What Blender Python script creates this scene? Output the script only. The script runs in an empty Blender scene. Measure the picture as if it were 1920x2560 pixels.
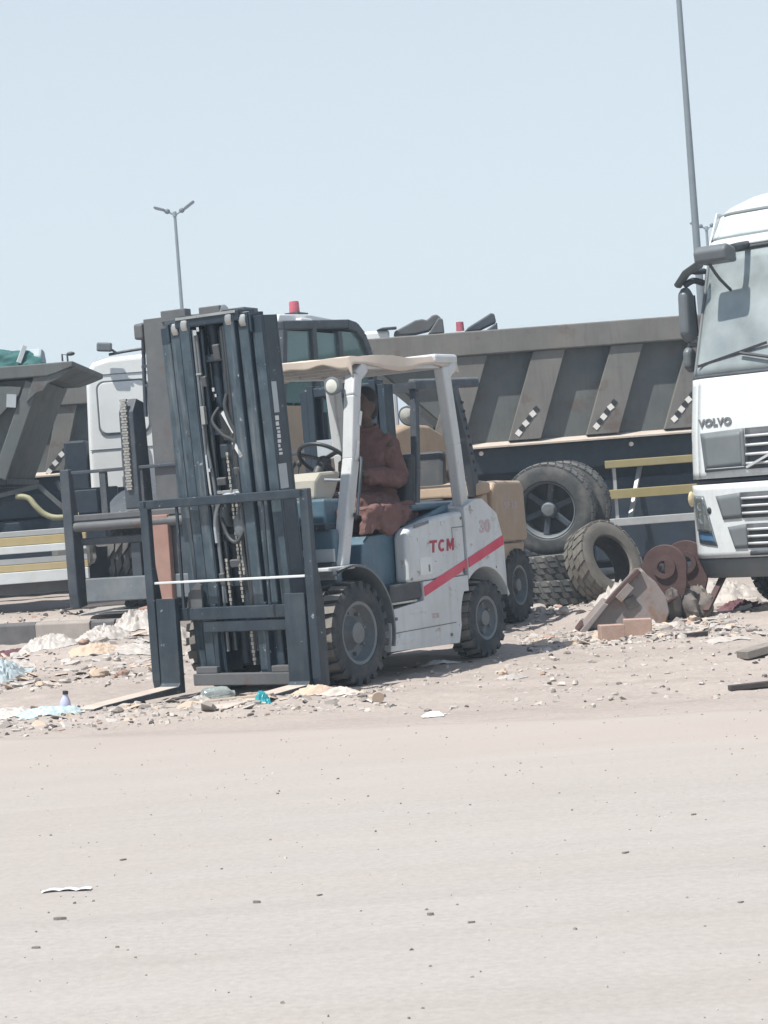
import bpy, bmesh, math, random
from mathutils import Vector, Matrix, Euler, noise
random.seed(7)
R=math.radians; PI=math.pi
S=bpy.context.scene; COL=S.collection

# ---------------------------------------------------------------- camera
CAM_H=1.27; ROLL=R(4.3); PITCH=math.atan(45/5035.)
cd=bpy.data.cameras.new('camera'); cam=bpy.data.objects.new('camera',cd); COL.objects.link(cam)
cd.sensor_width=36; cd.sensor_fit='AUTO'; cd.lens=36*5035/2560.; cd.clip_start=.1; cd.clip_end=6000
_F=Vector((0,math.cos(PITCH),-math.sin(PITCH))); _U=Vector((0,math.sin(PITCH),math.cos(PITCH))); _R=Vector((1,0,0))
_r=_R*math.cos(ROLL)-_U*math.sin(ROLL); _u=_R*math.sin(ROLL)+_U*math.cos(ROLL)
cam.matrix_world=Matrix(((_r.x,_u.x,-_F.x,0),(_r.y,_u.y,-_F.y,0),(_r.z,_u.z,-_F.z,CAM_H),(0,0,0,1)))
S.camera=cam
S.render.resolution_x=768; S.render.resolution_y=1024

# ---------------------------------------------------------------- sky, sun, exposure
SUN_EL=R(64); SUN_AZ=R(50)                      # azimuth: from the camera's back towards its left
tosun=Vector((-math.sin(SUN_AZ)*math.cos(SUN_EL),-math.cos(SUN_AZ)*math.cos(SUN_EL),math.sin(SUN_EL)))
W=bpy.data.worlds.new('World'); S.world=W; W.use_nodes=True
wn=W.node_tree.nodes; wl=W.node_tree.links; wn.clear()
sky=wn.new('ShaderNodeTexSky'); sky.sky_type='NISHITA'; sky.sun_disc=False
sky.sun_elevation=SUN_EL; sky.sun_rotation=math.atan2(tosun.x,tosun.y)
sky.air_density=1.0; sky.dust_density=.6; sky.ozone_density=1.0; sky.altitude=0
bg=wn.new('ShaderNodeBackground'); bg.inputs['Strength'].default_value=.105
hz=wn.new('ShaderNodeMix'); hz.data_type='RGBA'; hz.inputs[7].default_value=(5.35,5.90,6.22,1)
tcw=wn.new('ShaderNodeTexCoord'); spw=wn.new('ShaderNodeSeparateXYZ'); rgw=wn.new('ShaderNodeMapRange'); rgw.interpolation_type='SMOOTHSTEP'   # dust thins towards the zenith
for k_,v_ in ((1,.0),(2,.85),(3,.90),(4,.25)): rgw.inputs[k_].default_value=v_
wl.new(tcw.outputs['Generated'],spw.inputs[0]); wl.new(spw.outputs[2],rgw.inputs[0]); wl.new(rgw.outputs[0],hz.inputs[0])
hz.inputs[7].default_value=(5.35,5.90,6.22,1)   # thick even dust haze over the blue
wl.new(sky.outputs[0],hz.inputs[6]); wo=wn.new('ShaderNodeOutputWorld'); wl.new(hz.outputs[2],bg.inputs[0]); wl.new(bg.outputs[0],wo.inputs[0])
sd=bpy.data.lights.new('sun','SUN'); sd.energy=5.0; sd.angle=R(.55); sd.color=(1,.965,.90)
sun=bpy.data.objects.new('sun',sd); COL.objects.link(sun); sun.location=(-8,-6,20)
sun.rotation_euler=(-tosun).to_track_quat('-Z','Y').to_euler()
S.view_settings.view_transform='Standard'; S.view_settings.look='None'; S.view_settings.exposure=.47; S.view_settings.gamma=1
S.view_settings.use_curve_mapping=False
S.render.engine='CYCLES'

# ---------------------------------------------------------------- materials
M={}
DUST=(.40,.34,.285)
def mat(name,base,rough=.6,metal=0,var=.12,scale=5,dust=0,dustcol=DUST,dscale=3,chips=0,chipcol=(.3,.32,.33),cscale=22,bump=0,bscale=60,spec=.5,rust=0,rustcol=(.16,.07,.04),coat=0,trans=0,top=0,streak=0,streakcol=(.12,.11,.10)):
    m=bpy.data.materials.new(name); m.use_nodes=True; n=m.node_tree.nodes; l=m.node_tree.links; n.clear()
    out=n.new('ShaderNodeOutputMaterial'); b=n.new('ShaderNodeBsdfPrincipled'); l.new(b.outputs[0],out.inputs[0])
    tc=n.new('ShaderNodeTexCoord')
    def nz(sc,det=6,ro=.6,off=0):
        t=n.new('ShaderNodeTexNoise'); t.inputs['Scale'].default_value=sc; t.inputs['Detail'].default_value=det; t.inputs['Roughness'].default_value=ro
        if off:
            mp=n.new('ShaderNodeMapping'); mp.inputs['Location'].default_value=(off,off*1.7,off*.6); l.new(tc.outputs['Object'],mp.inputs[0]); l.new(mp.outputs[0],t.inputs[0])
        else: l.new(tc.outputs['Object'],t.inputs[0])
        return t.outputs[0]
    def rng(s,a,bb,c=0,d=1):
        r=n.new('ShaderNodeMapRange'); r.inputs[1].default_value=a; r.inputs[2].default_value=bb; r.inputs[3].default_value=c; r.inputs[4].default_value=d; l.new(s,r.inputs[0]); return r.outputs[0]
    def mix(f,a,bb):
        x=n.new('ShaderNodeMix'); x.data_type='RGBA'
        if isinstance(f,(int,float)): x.inputs[0].default_value=f
        else: l.new(f,x.inputs[0])
        for s,v in ((6,a),(7,bb)):
            if isinstance(v,tuple): x.inputs[s].default_value=(*v,1)
            else: l.new(v,x.inputs[s])
        return x.outputs[2]
    c=mix(rng(nz(scale),.3,.7),tuple(max(0,v*(1-var)) for v in base),tuple(min(1,v*(1+var)) for v in base))
    ro=None
    if rust: c=mix(rng(nz(scale*1.3,8,.7,3.1),.62-.3*rust,.70-.22*rust),c,rustcol)
    if chips: c=mix(rng(nz(cscale,4,.75,7.7),.68-.1*chips,.71-.1*chips),c,chipcol)
    if dust:
        f=rng(nz(dscale,9,.68,1.3),.42,.78,0,dust)
        if top:
            g=n.new('ShaderNodeNewGeometry'); sp=n.new('ShaderNodeSeparateXYZ'); l.new(g.outputs['Normal'],sp.inputs[0])
            u=rng(sp.outputs[2],.3,1,0,top); ad=n.new('ShaderNodeMath'); ad.operation='ADD'; ad.use_clamp=True; l.new(f,ad.inputs[0]); l.new(u,ad.inputs[1]); f=ad.outputs[0]
        c=mix(f,c,dustcol)
    if streak:
        mp=n.new('ShaderNodeMapping'); mp.inputs['Scale'].default_value=(9,9,.7); l.new(tc.outputs['Object'],mp.inputs[0]); t=n.new('ShaderNodeTexNoise'); t.inputs['Scale'].default_value=1.6; t.inputs['Detail'].default_value=8; t.inputs['Roughness'].default_value=.7; l.new(mp.outputs[0],t.inputs[0])
        c=mix(rng(t.outputs[0],.50,.74,0,streak),c,streakcol)
    l.new(c,b.inputs['Base Color'])
    l.new(rng(nz(scale*2.3,5,.6,5.5),.3,.7,max(.02,rough-.1),min(1,rough+.1)),b.inputs['Roughness'])
    b.inputs['Metallic'].default_value=metal; b.inputs['Specular IOR Level'].default_value=spec; b.inputs['Coat Weight'].default_value=coat; b.inputs['Transmission Weight'].default_value=trans
    if bump:
        bp=n.new('ShaderNodeBump'); bp.inputs['Strength'].default_value=bump; bp.inputs['Distance'].default_value=.01; l.new(nz(bscale,5,.6,2.2),bp.inputs['Height']); l.new(bp.outputs[0],b.inputs['Normal'])
    M[name]=m; return m
def glassmat(name,tint,dust,dcol=(.55,.58,.57),rough=.04,dscale=2.0):
    m=bpy.data.materials.new(name); m.use_nodes=True; n=m.node_tree.nodes; l=m.node_tree.links; n.clear()
    out=n.new('ShaderNodeOutputMaterial'); tr=n.new('ShaderNodeBsdfTransparent'); tr.inputs[0].default_value=(*tint,1)
    gl=n.new('ShaderNodeBsdfGlossy'); gl.inputs['Roughness'].default_value=rough; gl.inputs[0].default_value=(.9,.95,.95,1)
    fr=n.new('ShaderNodeFresnel'); fr.inputs[0].default_value=1.5; a=n.new('ShaderNodeMixShader'); l.new(fr.outputs[0],a.inputs[0]); l.new(tr.outputs[0],a.inputs[1]); l.new(gl.outputs[0],a.inputs[2])
    df=n.new('ShaderNodeBsdfDiffuse'); df.inputs[0].default_value=(*dcol,1)
    tc=n.new('ShaderNodeTexCoord'); t=n.new('ShaderNodeTexNoise'); t.inputs['Scale'].default_value=dscale; t.inputs['Detail'].default_value=7; l.new(tc.outputs['Object'],t.inputs[0])
    r=n.new('ShaderNodeMapRange'); r.inputs[1].default_value=.3; r.inputs[2].default_value=.7; r.inputs[3].default_value=dust*.6; r.inputs[4].default_value=min(1,dust*1.4); l.new(t.outputs[0],r.inputs[0])
    b=n.new('ShaderNodeMixShader'); l.new(r.outputs[0],b.inputs[0]); l.new(a.outputs[0],b.inputs[1]); l.new(df.outputs[0],b.inputs[2]); l.new(b.outputs[0],out.inputs[0]); M[name]=m; return m

WORN=(.20,.22,.24)
mat('fork_white',(.50,.535,.555),.45,var=.06,dust=.35,dustcol=(.27,.265,.25),dscale=2.2,chips=.2,chipcol=(.15,.15,.15),cscale=17,bump=.25,bscale=5,rust=.08,rustcol=(.2,.15,.11),streak=.35,streakcol=(.22,.21,.20))
mat('guard_white',(.50,.52,.53),.45,var=.05,dust=.3,dustcol=(.36,.35,.335),chips=.2,chipcol=(.16,.15,.14),cscale=24,streak=.3,streakcol=(.26,.24,.22))
mat('hood_blue',(.058,.122,.172),.5,var=.15,dust=.35,dustcol=(.19,.21,.22),top=.15,chips=.15,chipcol=(.25,.26,.26),streak=.3,streakcol=(.05,.06,.07),bump=.15,bscale=6)
mat('black_paint',(.014,.025,.037),.5,var=.3,dust=.26,dustcol=(.13,.145,.155),chips=.22,chipcol=(.20,.225,.235),cscale=17,bump=.15,streak=.25,streakcol=(.10,.115,.125))
mat('mast_paint',(.013,.025,.039),.45,var=.25,dust=.3,dustcol=(.060,.088,.112),chips=.05,chipcol=(.2,.21,.22),cscale=15)
mat('mast_worn_highlight',(.042,.066,.086),.36,metal=.25,var=.35,scale=9,dust=.45,dustcol=(.14,.165,.18),chips=.12,chipcol=(.30,.33,.34),cscale=13,streak=.75,streakcol=(.21,.225,.23))  # worn, dust-streaked steel, lightened to carry the mast's highlights
mat('bare_steel',(.42,.43,.42),.35,metal=.7,var=.2,dust=.3,dustcol=(.4,.37,.33))
mat('chrome',(.75,.77,.78),.18,metal=1,var=.05)
mat('rubber',(.034,.042,.050),.8,var=.25,dust=.35,dustcol=(.22,.205,.19),dscale=7,bump=.25,bscale=90,spec=.3)
mat('tread_dust',(.20,.19,.175),.9,var=.2,dust=.7,dustcol=(.30,.275,.25),dscale=9,bump=.3,bscale=80,spec=.15)
mat('rubber_dusty',(.070,.074,.076),.85,var=.25,dust=.6,dustcol=(.25,.235,.215),dscale=5,bump=.3,bscale=80,spec=.2,top=.15)
mat('rubber_khaki',(.115,.108,.098),.85,var=.2,dust=.6,dustcol=(.21,.19,.16),dscale=4,bump=.3,bscale=60,spec=.2)
mat('rim_grey',(.115,.135,.15),.55,var=.2,dust=.45,dustcol=(.26,.25,.24),chips=.2)
mat('hose',(.03,.035,.04),.5,var=.2,dust=.2,dustcol=(.18,.18,.17))
mat('chain_steel',(.40,.39,.36),.4,metal=.6,var=.3,scale=40,rust=.2)
mat('red_stripe',(.50,.035,.085),.45,var=.1,dust=.25,dustcol=(.45,.3,.3))
mat('red_letter',(.33,.02,.05),.5,var=.15)
mat('faded_letter',(.42,.34,.36),.5,var=.1)
mat('mirror_grey',(.10,.115,.125),.5,var=.1,dust=.3,dustcol=(.2,.2,.195))
mat('sticker_white',(.58,.61,.62),.5,var=.08,dust=.25)
mat('sticker_grey',(.34,.38,.41),.5,var=.12,dust=.3)
mat('roof_sheet',(.50,.425,.36),.7,var=.07,scale=3,dust=.3,dustcol=(.66,.58,.5),bump=.08,bscale=14)
mat('console_beige',(.36,.345,.30),.55,var=.05,dust=.25)
mat('seat_black',(.03,.036,.042),.6,var=.15,dust=.15)
mat('kurta',(.150,.086,.080),.9,var=.18,scale=9,dust=.35,dustcol=(.21,.138,.128),dscale=6,spec=.12,bump=.25,bscale=110)
mat('trousers',(.07,.045,.052),.9,var=.15,scale=9,spec=.15)
mat('skin',(.075,.045,.034),.55,var=.08)
mat('hair',(.012,.012,.014),.7,var=.2)
mat('lamp_glass',(.62,.63,.58),.12,var=.05,spec=.8)
mat('lens_red',(.42,.09,.12),.25,var=.08,coat=.4)
mat('lens_amber',(.58,.48,.30),.25,var=.05)
mat('tan_paint',(.36,.265,.185),.5,var=.08,dust=.3,dustcol=(.34,.29,.25),chips=.1,chipcol=(.2,.15,.11))
mat('heavy_grey',(.085,.089,.094),.6,var=.16,dust=.35,dustcol=(.145,.142,.138),chips=.1,chipcol=(.06,.05,.05),rust=.1,rustcol=(.10,.065,.05))
mat('heavy_dark',(.036,.046,.060),.55,var=.25,dust=.3,dustcol=(.2,.19,.18),chips=.2)
mat('fork_rust',(.27,.155,.125),.8,var=.15,dust=.4,dustcol=(.34,.25,.21),bump=.2)
mat('white_truck',(.70,.72,.72),.35,var=.03,dust=.25,dustcol=(.6,.57,.53),coat=.3)
mat('volvo_white',(.60,.635,.645),.3,var=.03,dust=.3,dustcol=(.45,.435,.41),coat=.3,streak=.22,streakcol=(.33,.31,.29),bump=.08,bscale=3)
mat('plastic_grey',(.125,.142,.152),.6,var=.08,dust=.3,dustcol=(.2,.2,.195))
mat('plastic_dark',(.035,.042,.05),.55,var=.15,dust=.3,dustcol=(.2,.19,.18))
mat('silver_slat',(.52,.54,.55),.4,metal=.2,var=.06,dust=.25)
mat('letter_dark',(.16,.165,.17),.4,metal=.3,var=.1)
mat('blue_plate',(.05,.12,.22),.4,var=.15)
mat('headlamp_inner',(.30,.31,.31),.25,metal=.4,var=.3,scale=14)
mat('tipper_brown',(.138,.136,.128),.75,var=.14,scale=2.2,dust=.5,dustcol=(.215,.195,.168),dscale=1.1,rust=.2,rustcol=(.11,.08,.07),bump=.5,bscale=3.5,streak=.55,streakcol=(.085,.075,.07))
mat('tipper_grey',(.088,.104,.106),.7,var=.14,scale=2.2,dust=.35,dustcol=(.20,.178,.152),dscale=1.1,rust=.22,rustcol=(.085,.07,.065),bump=.5,bscale=3.5,streak=.5,streakcol=(.07,.072,.072))
mat('ledge_dust',(.44,.38,.33),.9,var=.15,scale=8,dust=.5,bump=.3)
mat('chassis_black',(.012,.024,.042),.6,var=.3,dust=.25,dustcol=(.09,.09,.09))
mat('guard_yellow_pale',(.42,.33,.16),.55,var=.1,dust=.45,dustcol=(.42,.37,.28))
mat('guard_yellow',(.27,.225,.10),.55,var=.1,dust=.45,dustcol=(.27,.25,.20))
mat('guard_alu',(.36,.38,.385),.5,metal=.2,var=.12,dust=.4)
mat('hose_yellow',(.27,.27,.15),.6,var=.15,dust=.4)
mat('marker_white',(.72,.71,.68),.6,var=.08,dust=.2)
mat('marker_black',(.025,.025,.028),.6,var=.2)
mat('tarp_teal',(.008,.085,.085),.75,var=.22,scale=7,dust=.25,dustcol=(.10,.19,.185))
mat('tarp_grey',(.33,.39,.41),.8,var=.12)
mat('pole_grey',(.20,.23,.25),.5,metal=.3,var=.06)
mat('lamp_dark',(.11,.13,.15),.5,var=.1)
mat('rust_bucket',(.20,.175,.17),.75,var=.14,scale=6,rust=.3,rustcol=(.20,.11,.065),dust=.5,dustcol=(.26,.24,.228),dscale=4,bump=.25,bscale=30)
mat('rust_dark',(.070,.036,.034),.75,var=.22,scale=8,dust=.3,dustcol=(.13,.09,.08),bump=.4,bscale=30)
mat('rust_mud',(.12,.108,.10),.9,var=.3,scale=9,dust=.5,bump=.5,bscale=25)
mat('brick',(.35,.235,.19),.9,var=.1,scale=20,dust=.35,bump=.3)
mat('concrete',(.43,.395,.365),.9,var=.12,scale=9,dust=.4,bump=.4,bscale=40)
mat('concrete_dark',(.19,.17,.155),.9,var=.2,scale=9,dust=.3,bump=.4)
mat('kerb_light',(.25,.225,.21),.85,var=.12,dust=.4,bump=.25)
mat('kerb_black',(.085,.085,.09),.8,var=.2,dust=.4,dustcol=(.2,.18,.165),bump=.25)
mat('plastic_bag',(.40,.37,.345),.55,var=.1,scale=10,dust=.6,dustcol=(.30,.262,.235))
mat('plastic_blue',(.36,.45,.46),.35,var=.15,scale=12,dust=.2)
mat('plastic_teal',(.02,.24,.28),.3,var=.25,scale=20)
mat('plastic_lilac',(.45,.45,.58),.5,var=.1)
mat('cardboard',(.45,.35,.27),.85,var=.12,dust=.3)
mat('sheet_metal',(.40,.385,.365),.55,metal=.3,var=.15,dust=.5,rust=.1)
mat('wood',(.36,.29,.235),.85,var=.15,scale=11,dust=.5,bump=.3)
mat('cloth_maroon',(.10,.035,.05),.9,var=.2,scale=20,dust=.3)
mat('dark_scrap',(.05,.042,.04),.85,var=.3,dust=.35,dustcol=(.2,.17,.15))
mat('cab_interior',(.10,.115,.12),.8,var=.15)
mat('seat_grey',(.27,.29,.29),.85,var=.1)
glassmat('glass_cab',(.76,.93,.91),.16,(.40,.56,.55))
glassmat('glass_volvo',(.70,.80,.82),.42,(.52,.58,.59))
glassmat('glass_roof',(.70,.82,.80),.72,(.62,.70,.68))
glassmat('glass_lamp',(.9,.92,.92),.12,(.5,.52,.52))
glassmat('bottle_clear',(.86,.92,.92),.30,(.62,.66,.64),.1,8)

# ---------------------------------------------------------------- mesh builder
def rotm(e): return Euler(e).to_matrix()
class MB:
    def __init__(s): s.v=[]; s.f=[]
    def add(s,vs,fs):
        o=len(s.v); s.v+= [tuple(v) for v in vs]; s.f+=[tuple(i+o for i in f) for f in fs]; return s
    def hexa(s,p): return s.add(p,[(0,3,2,1),(4,5,6,7),(0,1,5,4),(1,2,6,5),(2,3,7,6),(3,0,4,7)])
    def box(s,c,d,rot=None):
        x,y,z=d[0]/2,d[1]/2,d[2]/2
        p=[Vector(q) for q in((-x,-y,-z),(x,-y,-z),(x,y,-z),(-x,y,-z),(-x,-y,z),(x,-y,z),(x,y,z),(-x,y,z))]
        if rot is not None:
            m=rot if isinstance(rot,Matrix) else rotm(rot); p=[m@q for q in p]
        return s.hexa([q+Vector(c) for q in p])
    def bx(s,x0,x1,y0,y1,z0,z1): return s.box(((x0+x1)/2,(y0+y1)/2,(z0+z1)/2),(abs(x1-x0),abs(y1-y0),abs(z1-z0)))
    def beam(s,a,b,w,h,up=(0,0,1)):
        a=Vector(a); b=Vector(b); d=(b-a).normalized(); u=Vector(up); sx=d.cross(u)
        if sx.length<1e-4: sx=d.cross(Vector((1,0,0)))
        sx.normalize(); u=sx.cross(d).normalized(); sx=sx*w/2; u=u*h/2
        return s.hexa([a-sx-u,a+sx-u,a+sx+u,a-sx+u,b-sx-u,b+sx-u,b+sx+u,b-sx+u])
    def ring(s,c,d,r,n,ref=None,ry=None):
        d=Vector(d).normalized(); ref=Vector(ref) if ref is not None else (Vector((0,0,1)) if abs(d.z)<.9 else Vector((1,0,0)))
        a=d.cross(ref).normalized(); b=a.cross(d).normalized(); ry=r if ry is None else ry
        return [Vector(c)+a*math.cos(2*PI*i/n)*r+b*math.sin(2*PI*i/n)*ry for i in range(n)]
    def loft(s,rings,cap=True,closed=False):
        n=len(rings[0]); vs=[p for r in rings for p in r]; fs=[]
        m=len(rings)
        for k in range(m if closed else m-1):
            k2=(k+1)%m
            for i in range(n): j=(i+1)%n; fs.append((k*n+i,k*n+j,k2*n+j,k2*n+i))
        if cap and not closed: fs.append(tuple(range(n-1,-1,-1))); fs.append(tuple((m-1)*n+i for i in range(n)))
        return s.add(vs,fs)
    def cyl(s,a,b,r,r2=None,n=14):
        a=Vector(a); b=Vector(b); r2=r if r2 is None else r2
        return s.loft([s.ring(a,b-a,r,n),s.ring(b,b-a,r2,n)])
    def tube(s,pts,r,n=8,sub=0,cap=True):
        P=[Vector(p) for p in pts]
        if sub:
            Q=[]
            for i in range(len(P)-1):
                p0=P[max(i-1,0)]; p1=P[i]; p2=P[i+1]; p3=P[min(i+2,len(P)-1)]
                for k in range(sub):
                    t=k/sub; Q.append(.5*((2*p1)+(p2-p0)*t+(2*p0-5*p1+4*p2-p3)*t*t+(3*p1-p0-3*p2+p3)*t**3))
            Q.append(P[-1]); P=Q
        rings=[]; ref=None
        for i,p in enumerate(P):
            d=(P[min(i+1,len(P)-1)]-P[max(i-1,0)]).normalized()
            if ref is None: ref=Vector((0,0,1)) if abs(d.z)<.9 else Vector((1,0,0))
            a=d.cross(ref).normalized(); ref=a.cross(d).normalized()
            rr=r(i/(len(P)-1)) if callable(r) else r
            rings.append([p+a*math.cos(2*PI*k/n)*rr+ref*math.sin(2*PI*k/n)*rr for k in range(n)])
        return s.loft(rings,cap)
    def prism(s,poly,axis,a,b):
        def P(q,t): return {'x':(t,q[0],q[1]),'y':(q[0],t,q[1]),'z':(q[0],q[1],t)}[axis]
        n=len(poly); vs=[P(q,a) for q in poly]+[P(q,b) for q in poly]
        fs=[tuple(range(n)),tuple(range(2*n-1,n-1,-1))]+[(i,(i+1)%n,n+(i+1)%n,n+i) for i in range(n)]
        return s.add(vs,fs)
    def lathe(s,prof,c,axis='y',n=32,cap=False):
        rings=[]
        for r,h in prof:
            ring=[]
            for i in range(n):
                a=2*PI*i/n; x=math.cos(a)*r; y=math.sin(a)*r
                p={'y':(x,h,y),'x':(h,x,y),'z':(x,y,h)}[axis]; ring.append(Vector(c)+Vector(p))
            rings.append(ring)
        return s.loft(rings,cap)
    def ell(s,c,r,n=14,m=9,rot=None,jit=0,seed=0):
        rg=random.Random(seed); rings=[]
        for k in range(m):
            t=PI*(k+.5)/m if False else PI*k/(m-1); t=min(max(t,.06),PI-.06); ring=[]
            for i in range(n):
                a=2*PI*i/n; q=Vector((math.sin(t)*math.cos(a)*r[0],math.sin(t)*math.sin(a)*r[1],math.cos(t)*r[2]))
                if jit: q*=1+rg.uniform(-jit,jit)
                if rot is not None: q=rotm(rot)@q
                ring.append(q+Vector(c))
            rings.append(ring)
        return s.loft(rings)
    def grid(s,fn,nu,nv):
        vs=[fn(i/nu,j/nv) for j in range(nv+1) for i in range(nu+1)]; w=nu+1
        return s.add(vs,[(j*w+i,j*w+i+1,(j+1)*w+i+1,(j+1)*w+i) for j in range(nv) for i in range(nu)])
    def xf(s,m): s.v=[tuple(m@Vector(v)) for v in s.v]; return s
    def mesh(s,name,recalc=True):
        me=bpy.data.meshes.new(name); me.from_pydata(s.v,[],s.f)
        if recalc:
            bm=bmesh.new(); bm.from_mesh(me); bmesh.ops.recalc_face_normals(bm,faces=bm.faces); bm.to_mesh(me); bm.free()
        me.update(); return me
    def build(s,name,m,parent=None,bevel=0,smooth=0,loc=None,rot=None,seg=2,solid=0,recalc=True):
        me=s.mesh(name,recalc); o=bpy.data.objects.new(name,me); COL.objects.link(o)
        me.materials.append(M[m] if isinstance(m,str) else m)
        return fin(o,parent,bevel,smooth,loc,rot,seg,solid)
def fin(o,parent=None,bevel=0,smooth=0,loc=None,rot=None,seg=2,solid=0):
    if parent is not None: o.parent=parent
    if loc is not None: o.location=loc
    if rot is not None: o.rotation_euler=rot
    if smooth:
        me=o.data; me.polygons.foreach_set('use_smooth',[True]*len(me.polygons)); me.set_sharp_from_angle(angle=R(smooth))
    if solid:
        q=o.modifiers.new('solid','SOLIDIFY'); q.thickness=solid; q.offset=0
    if bevel:
        q=o.modifiers.new('bevel','BEVEL'); q.width=bevel; q.segments=seg; q.limit_method='ANGLE'; q.angle_limit=R(40); q.harden_normals=False
    return o
def obj(name,me,m,parent=None,**k):
    o=bpy.data.objects.new(name,me); COL.objects.link(o)
    if m is not None and not me.materials: me.materials.append(M[m])
    return fin(o,parent,**k)
def tag(o,label,cat=None,group=None,kind=None):
    if label: o['label']=label
    if cat: o['category']=cat
    if group: o['group']=group
    if kind: o['kind']=kind
    return o
def thing(name,label,cat,loc=(0,0,0),rz=0,group=None):
    o=bpy.data.objects.new(name,None); COL.objects.link(o); o.location=loc; o.rotation_euler=(0,0,rz); o.empty_display_size=.2
    return tag(o,label,cat,group)
def arc(cx,cz,r,a0,a1,n): return [(cx+r*math.cos(R(a0+(a1-a0)*i/n)),cz+r*math.sin(R(a0+(a1-a0)*i/n))) for i in range(n+1)]
def copy_tree(o,parent=None):
    c=o.copy(); COL.objects.link(c); c.parent=parent
    for k,v in list(o.items()): c[k]=v
    for ch in o.children: copy_tree(ch,c)
    return c
def text(name,body,size,m,parent,matrix,ext=.002,shear=0,off=0,space=1,sx=1):
    cu=bpy.data.curves.new(name,'FONT'); cu.body=body; cu.size=size; cu.extrude=ext; cu.shear=shear; cu.offset=off; cu.align_x='CENTER'; cu.align_y='CENTER'; cu.space_character=space; cu.resolution_u=3
    t=bpy.data.objects.new(name,cu); COL.objects.link(t); dg=bpy.context.evaluated_depsgraph_get(); dg.update()
    me=bpy.data.meshes.new_from_object(t.evaluated_get(dg)); bpy.data.objects.remove(t); bpy.data.curves.remove(cu)
    me.transform(matrix@Matrix.Diagonal((sx,1,1,1))); me.name=name; me.materials.clear()
    return obj(name,me,m,parent)
def fbm(x,y,z=0,o=4):
    return noise.fractal(Vector((x,y,z)),.9,2.1,o)

# ---------------------------------------------------------------- tyres and wheels (axis along local y, outer face at +y)
def tyre_mesh(Ro,Wd,ri,lugs=26,lh=.03,kind='block',skew=.0,frac=.55,tread=False):
    b=MB(); Rc=Ro-lh; h=Wd/2
    b.lathe([(ri,-h*.80),(ri+.012,-h*.97),((ri+Rc)*.5,-h*1.04),(Rc-.02,-h*.98),(Rc,-h*.86),(Rc,h*.86),(Rc-.02,h*.98),((ri+Rc)*.5,h*1.04),(ri+.012,h*.97),(ri,h*.80)],(0,0,0),'y',44)
    for i in range(lugs):
        for sd in (-1,1):
            a=2*PI*(i+(.5 if sd>0 else 0))/lugs; da=PI/lugs*frac*2/2
            def P(r,an,y): return (math.cos(an)*r,y,math.sin(an)*r)
            y0=sd*h*.06; y1=sd*h*1.0; sk=skew*sd
            if kind=='block':
                b.hexa([P(Rc-.015,a-da,y0),P(Rc-.015,a+da,y0),P(Rc-.04,a+da+sk,y1),P(Rc-.04,a-da+sk,y1),P(Ro,a-da*.92,y0),P(Ro,a+da*.92,y0),P(Ro-.012,a+da*.92+sk,y1),P(Ro-.012,a-da*.92+sk,y1)])
            else:
                for (ya,yb,o_) in ((.05,.46,0),(.54,.98,.5)):
                    aa=a+o_*2*PI/lugs*.5
                    b.hexa([P(Rc-.01,aa-da,sd*h*ya),P(Rc-.01,aa+da,sd*h*ya),P(Rc-.01,aa+da+sk,sd*h*yb),P(Rc-.01,aa-da+sk,sd*h*yb),P(Ro,aa-da*.9,sd*h*ya),P(Ro,aa+da*.9,sd*h*ya),P(Ro-.006,aa+da*.9+sk,sd*h*yb),P(Ro-.006,aa-da*.9+sk,sd*h*yb)])
    me=b.mesh('tyre')
    if tread:
        for p in me.polygons:
            c=p.center; rr=math.hypot(c.x,c.z); nr=(p.normal.x*c.x+p.normal.z*c.z)/max(rr,1e-5)
            if rr>Rc-.012 and nr>.6: p.material_index=1
    me.polygons.foreach_set('use_smooth',[True]*len(me.polygons)); me.set_sharp_from_angle(angle=R(32)); return me
def rim_mesh(ri,Wd,bolts=6,dish=.05,hubr=.07):
    b=MB(); h=Wd/2; o=h*.9
    b.lathe([(ri+.012,-h*.85),(ri+.016,o),(ri+.004,o+.006),(ri-.014,o),(ri-.02,o-dish*.6),(ri-.035,o-dish),(hubr*1.55,o-dish*1.15),(hubr*1.2,o-dish*.8),(hubr,o-dish*.5),(hubr*.95,o-dish*.1),(hubr*.45,o),(.001,o)],(0,0,0),'y',36)
    b.lathe([(ri-.02,-h*.8),(.05,-h*.7),(.001,-h*.7)],(0,0,0),'y',24)
    rb=(ri-.03+hubr*1.5)/2
    for i in range(bolts):
        a=2*PI*i/bolts; c=Vector((math.cos(a)*rb,o-dish*1.1,math.sin(a)*rb)); b.cyl(c,c+Vector((0,.03,0)),.014,.012,6)
    me=b.mesh('wheel'); me.polygons.foreach_set('use_smooth',[True]*len(me.polygons)); me.set_sharp_from_angle(angle=R(35)); return me
def wheel(parent,loc,ry,tm,rm,rimmat='rim_grey',tyremat='rubber',spin=0,name='wheel'):
    rt=(0,spin,0) if ry>0 else (0,spin,PI)
    w=obj(name,rm,rimmat,parent,loc=loc,rot=rt); obj('tyre',tm,tyremat,w); return w
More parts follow.
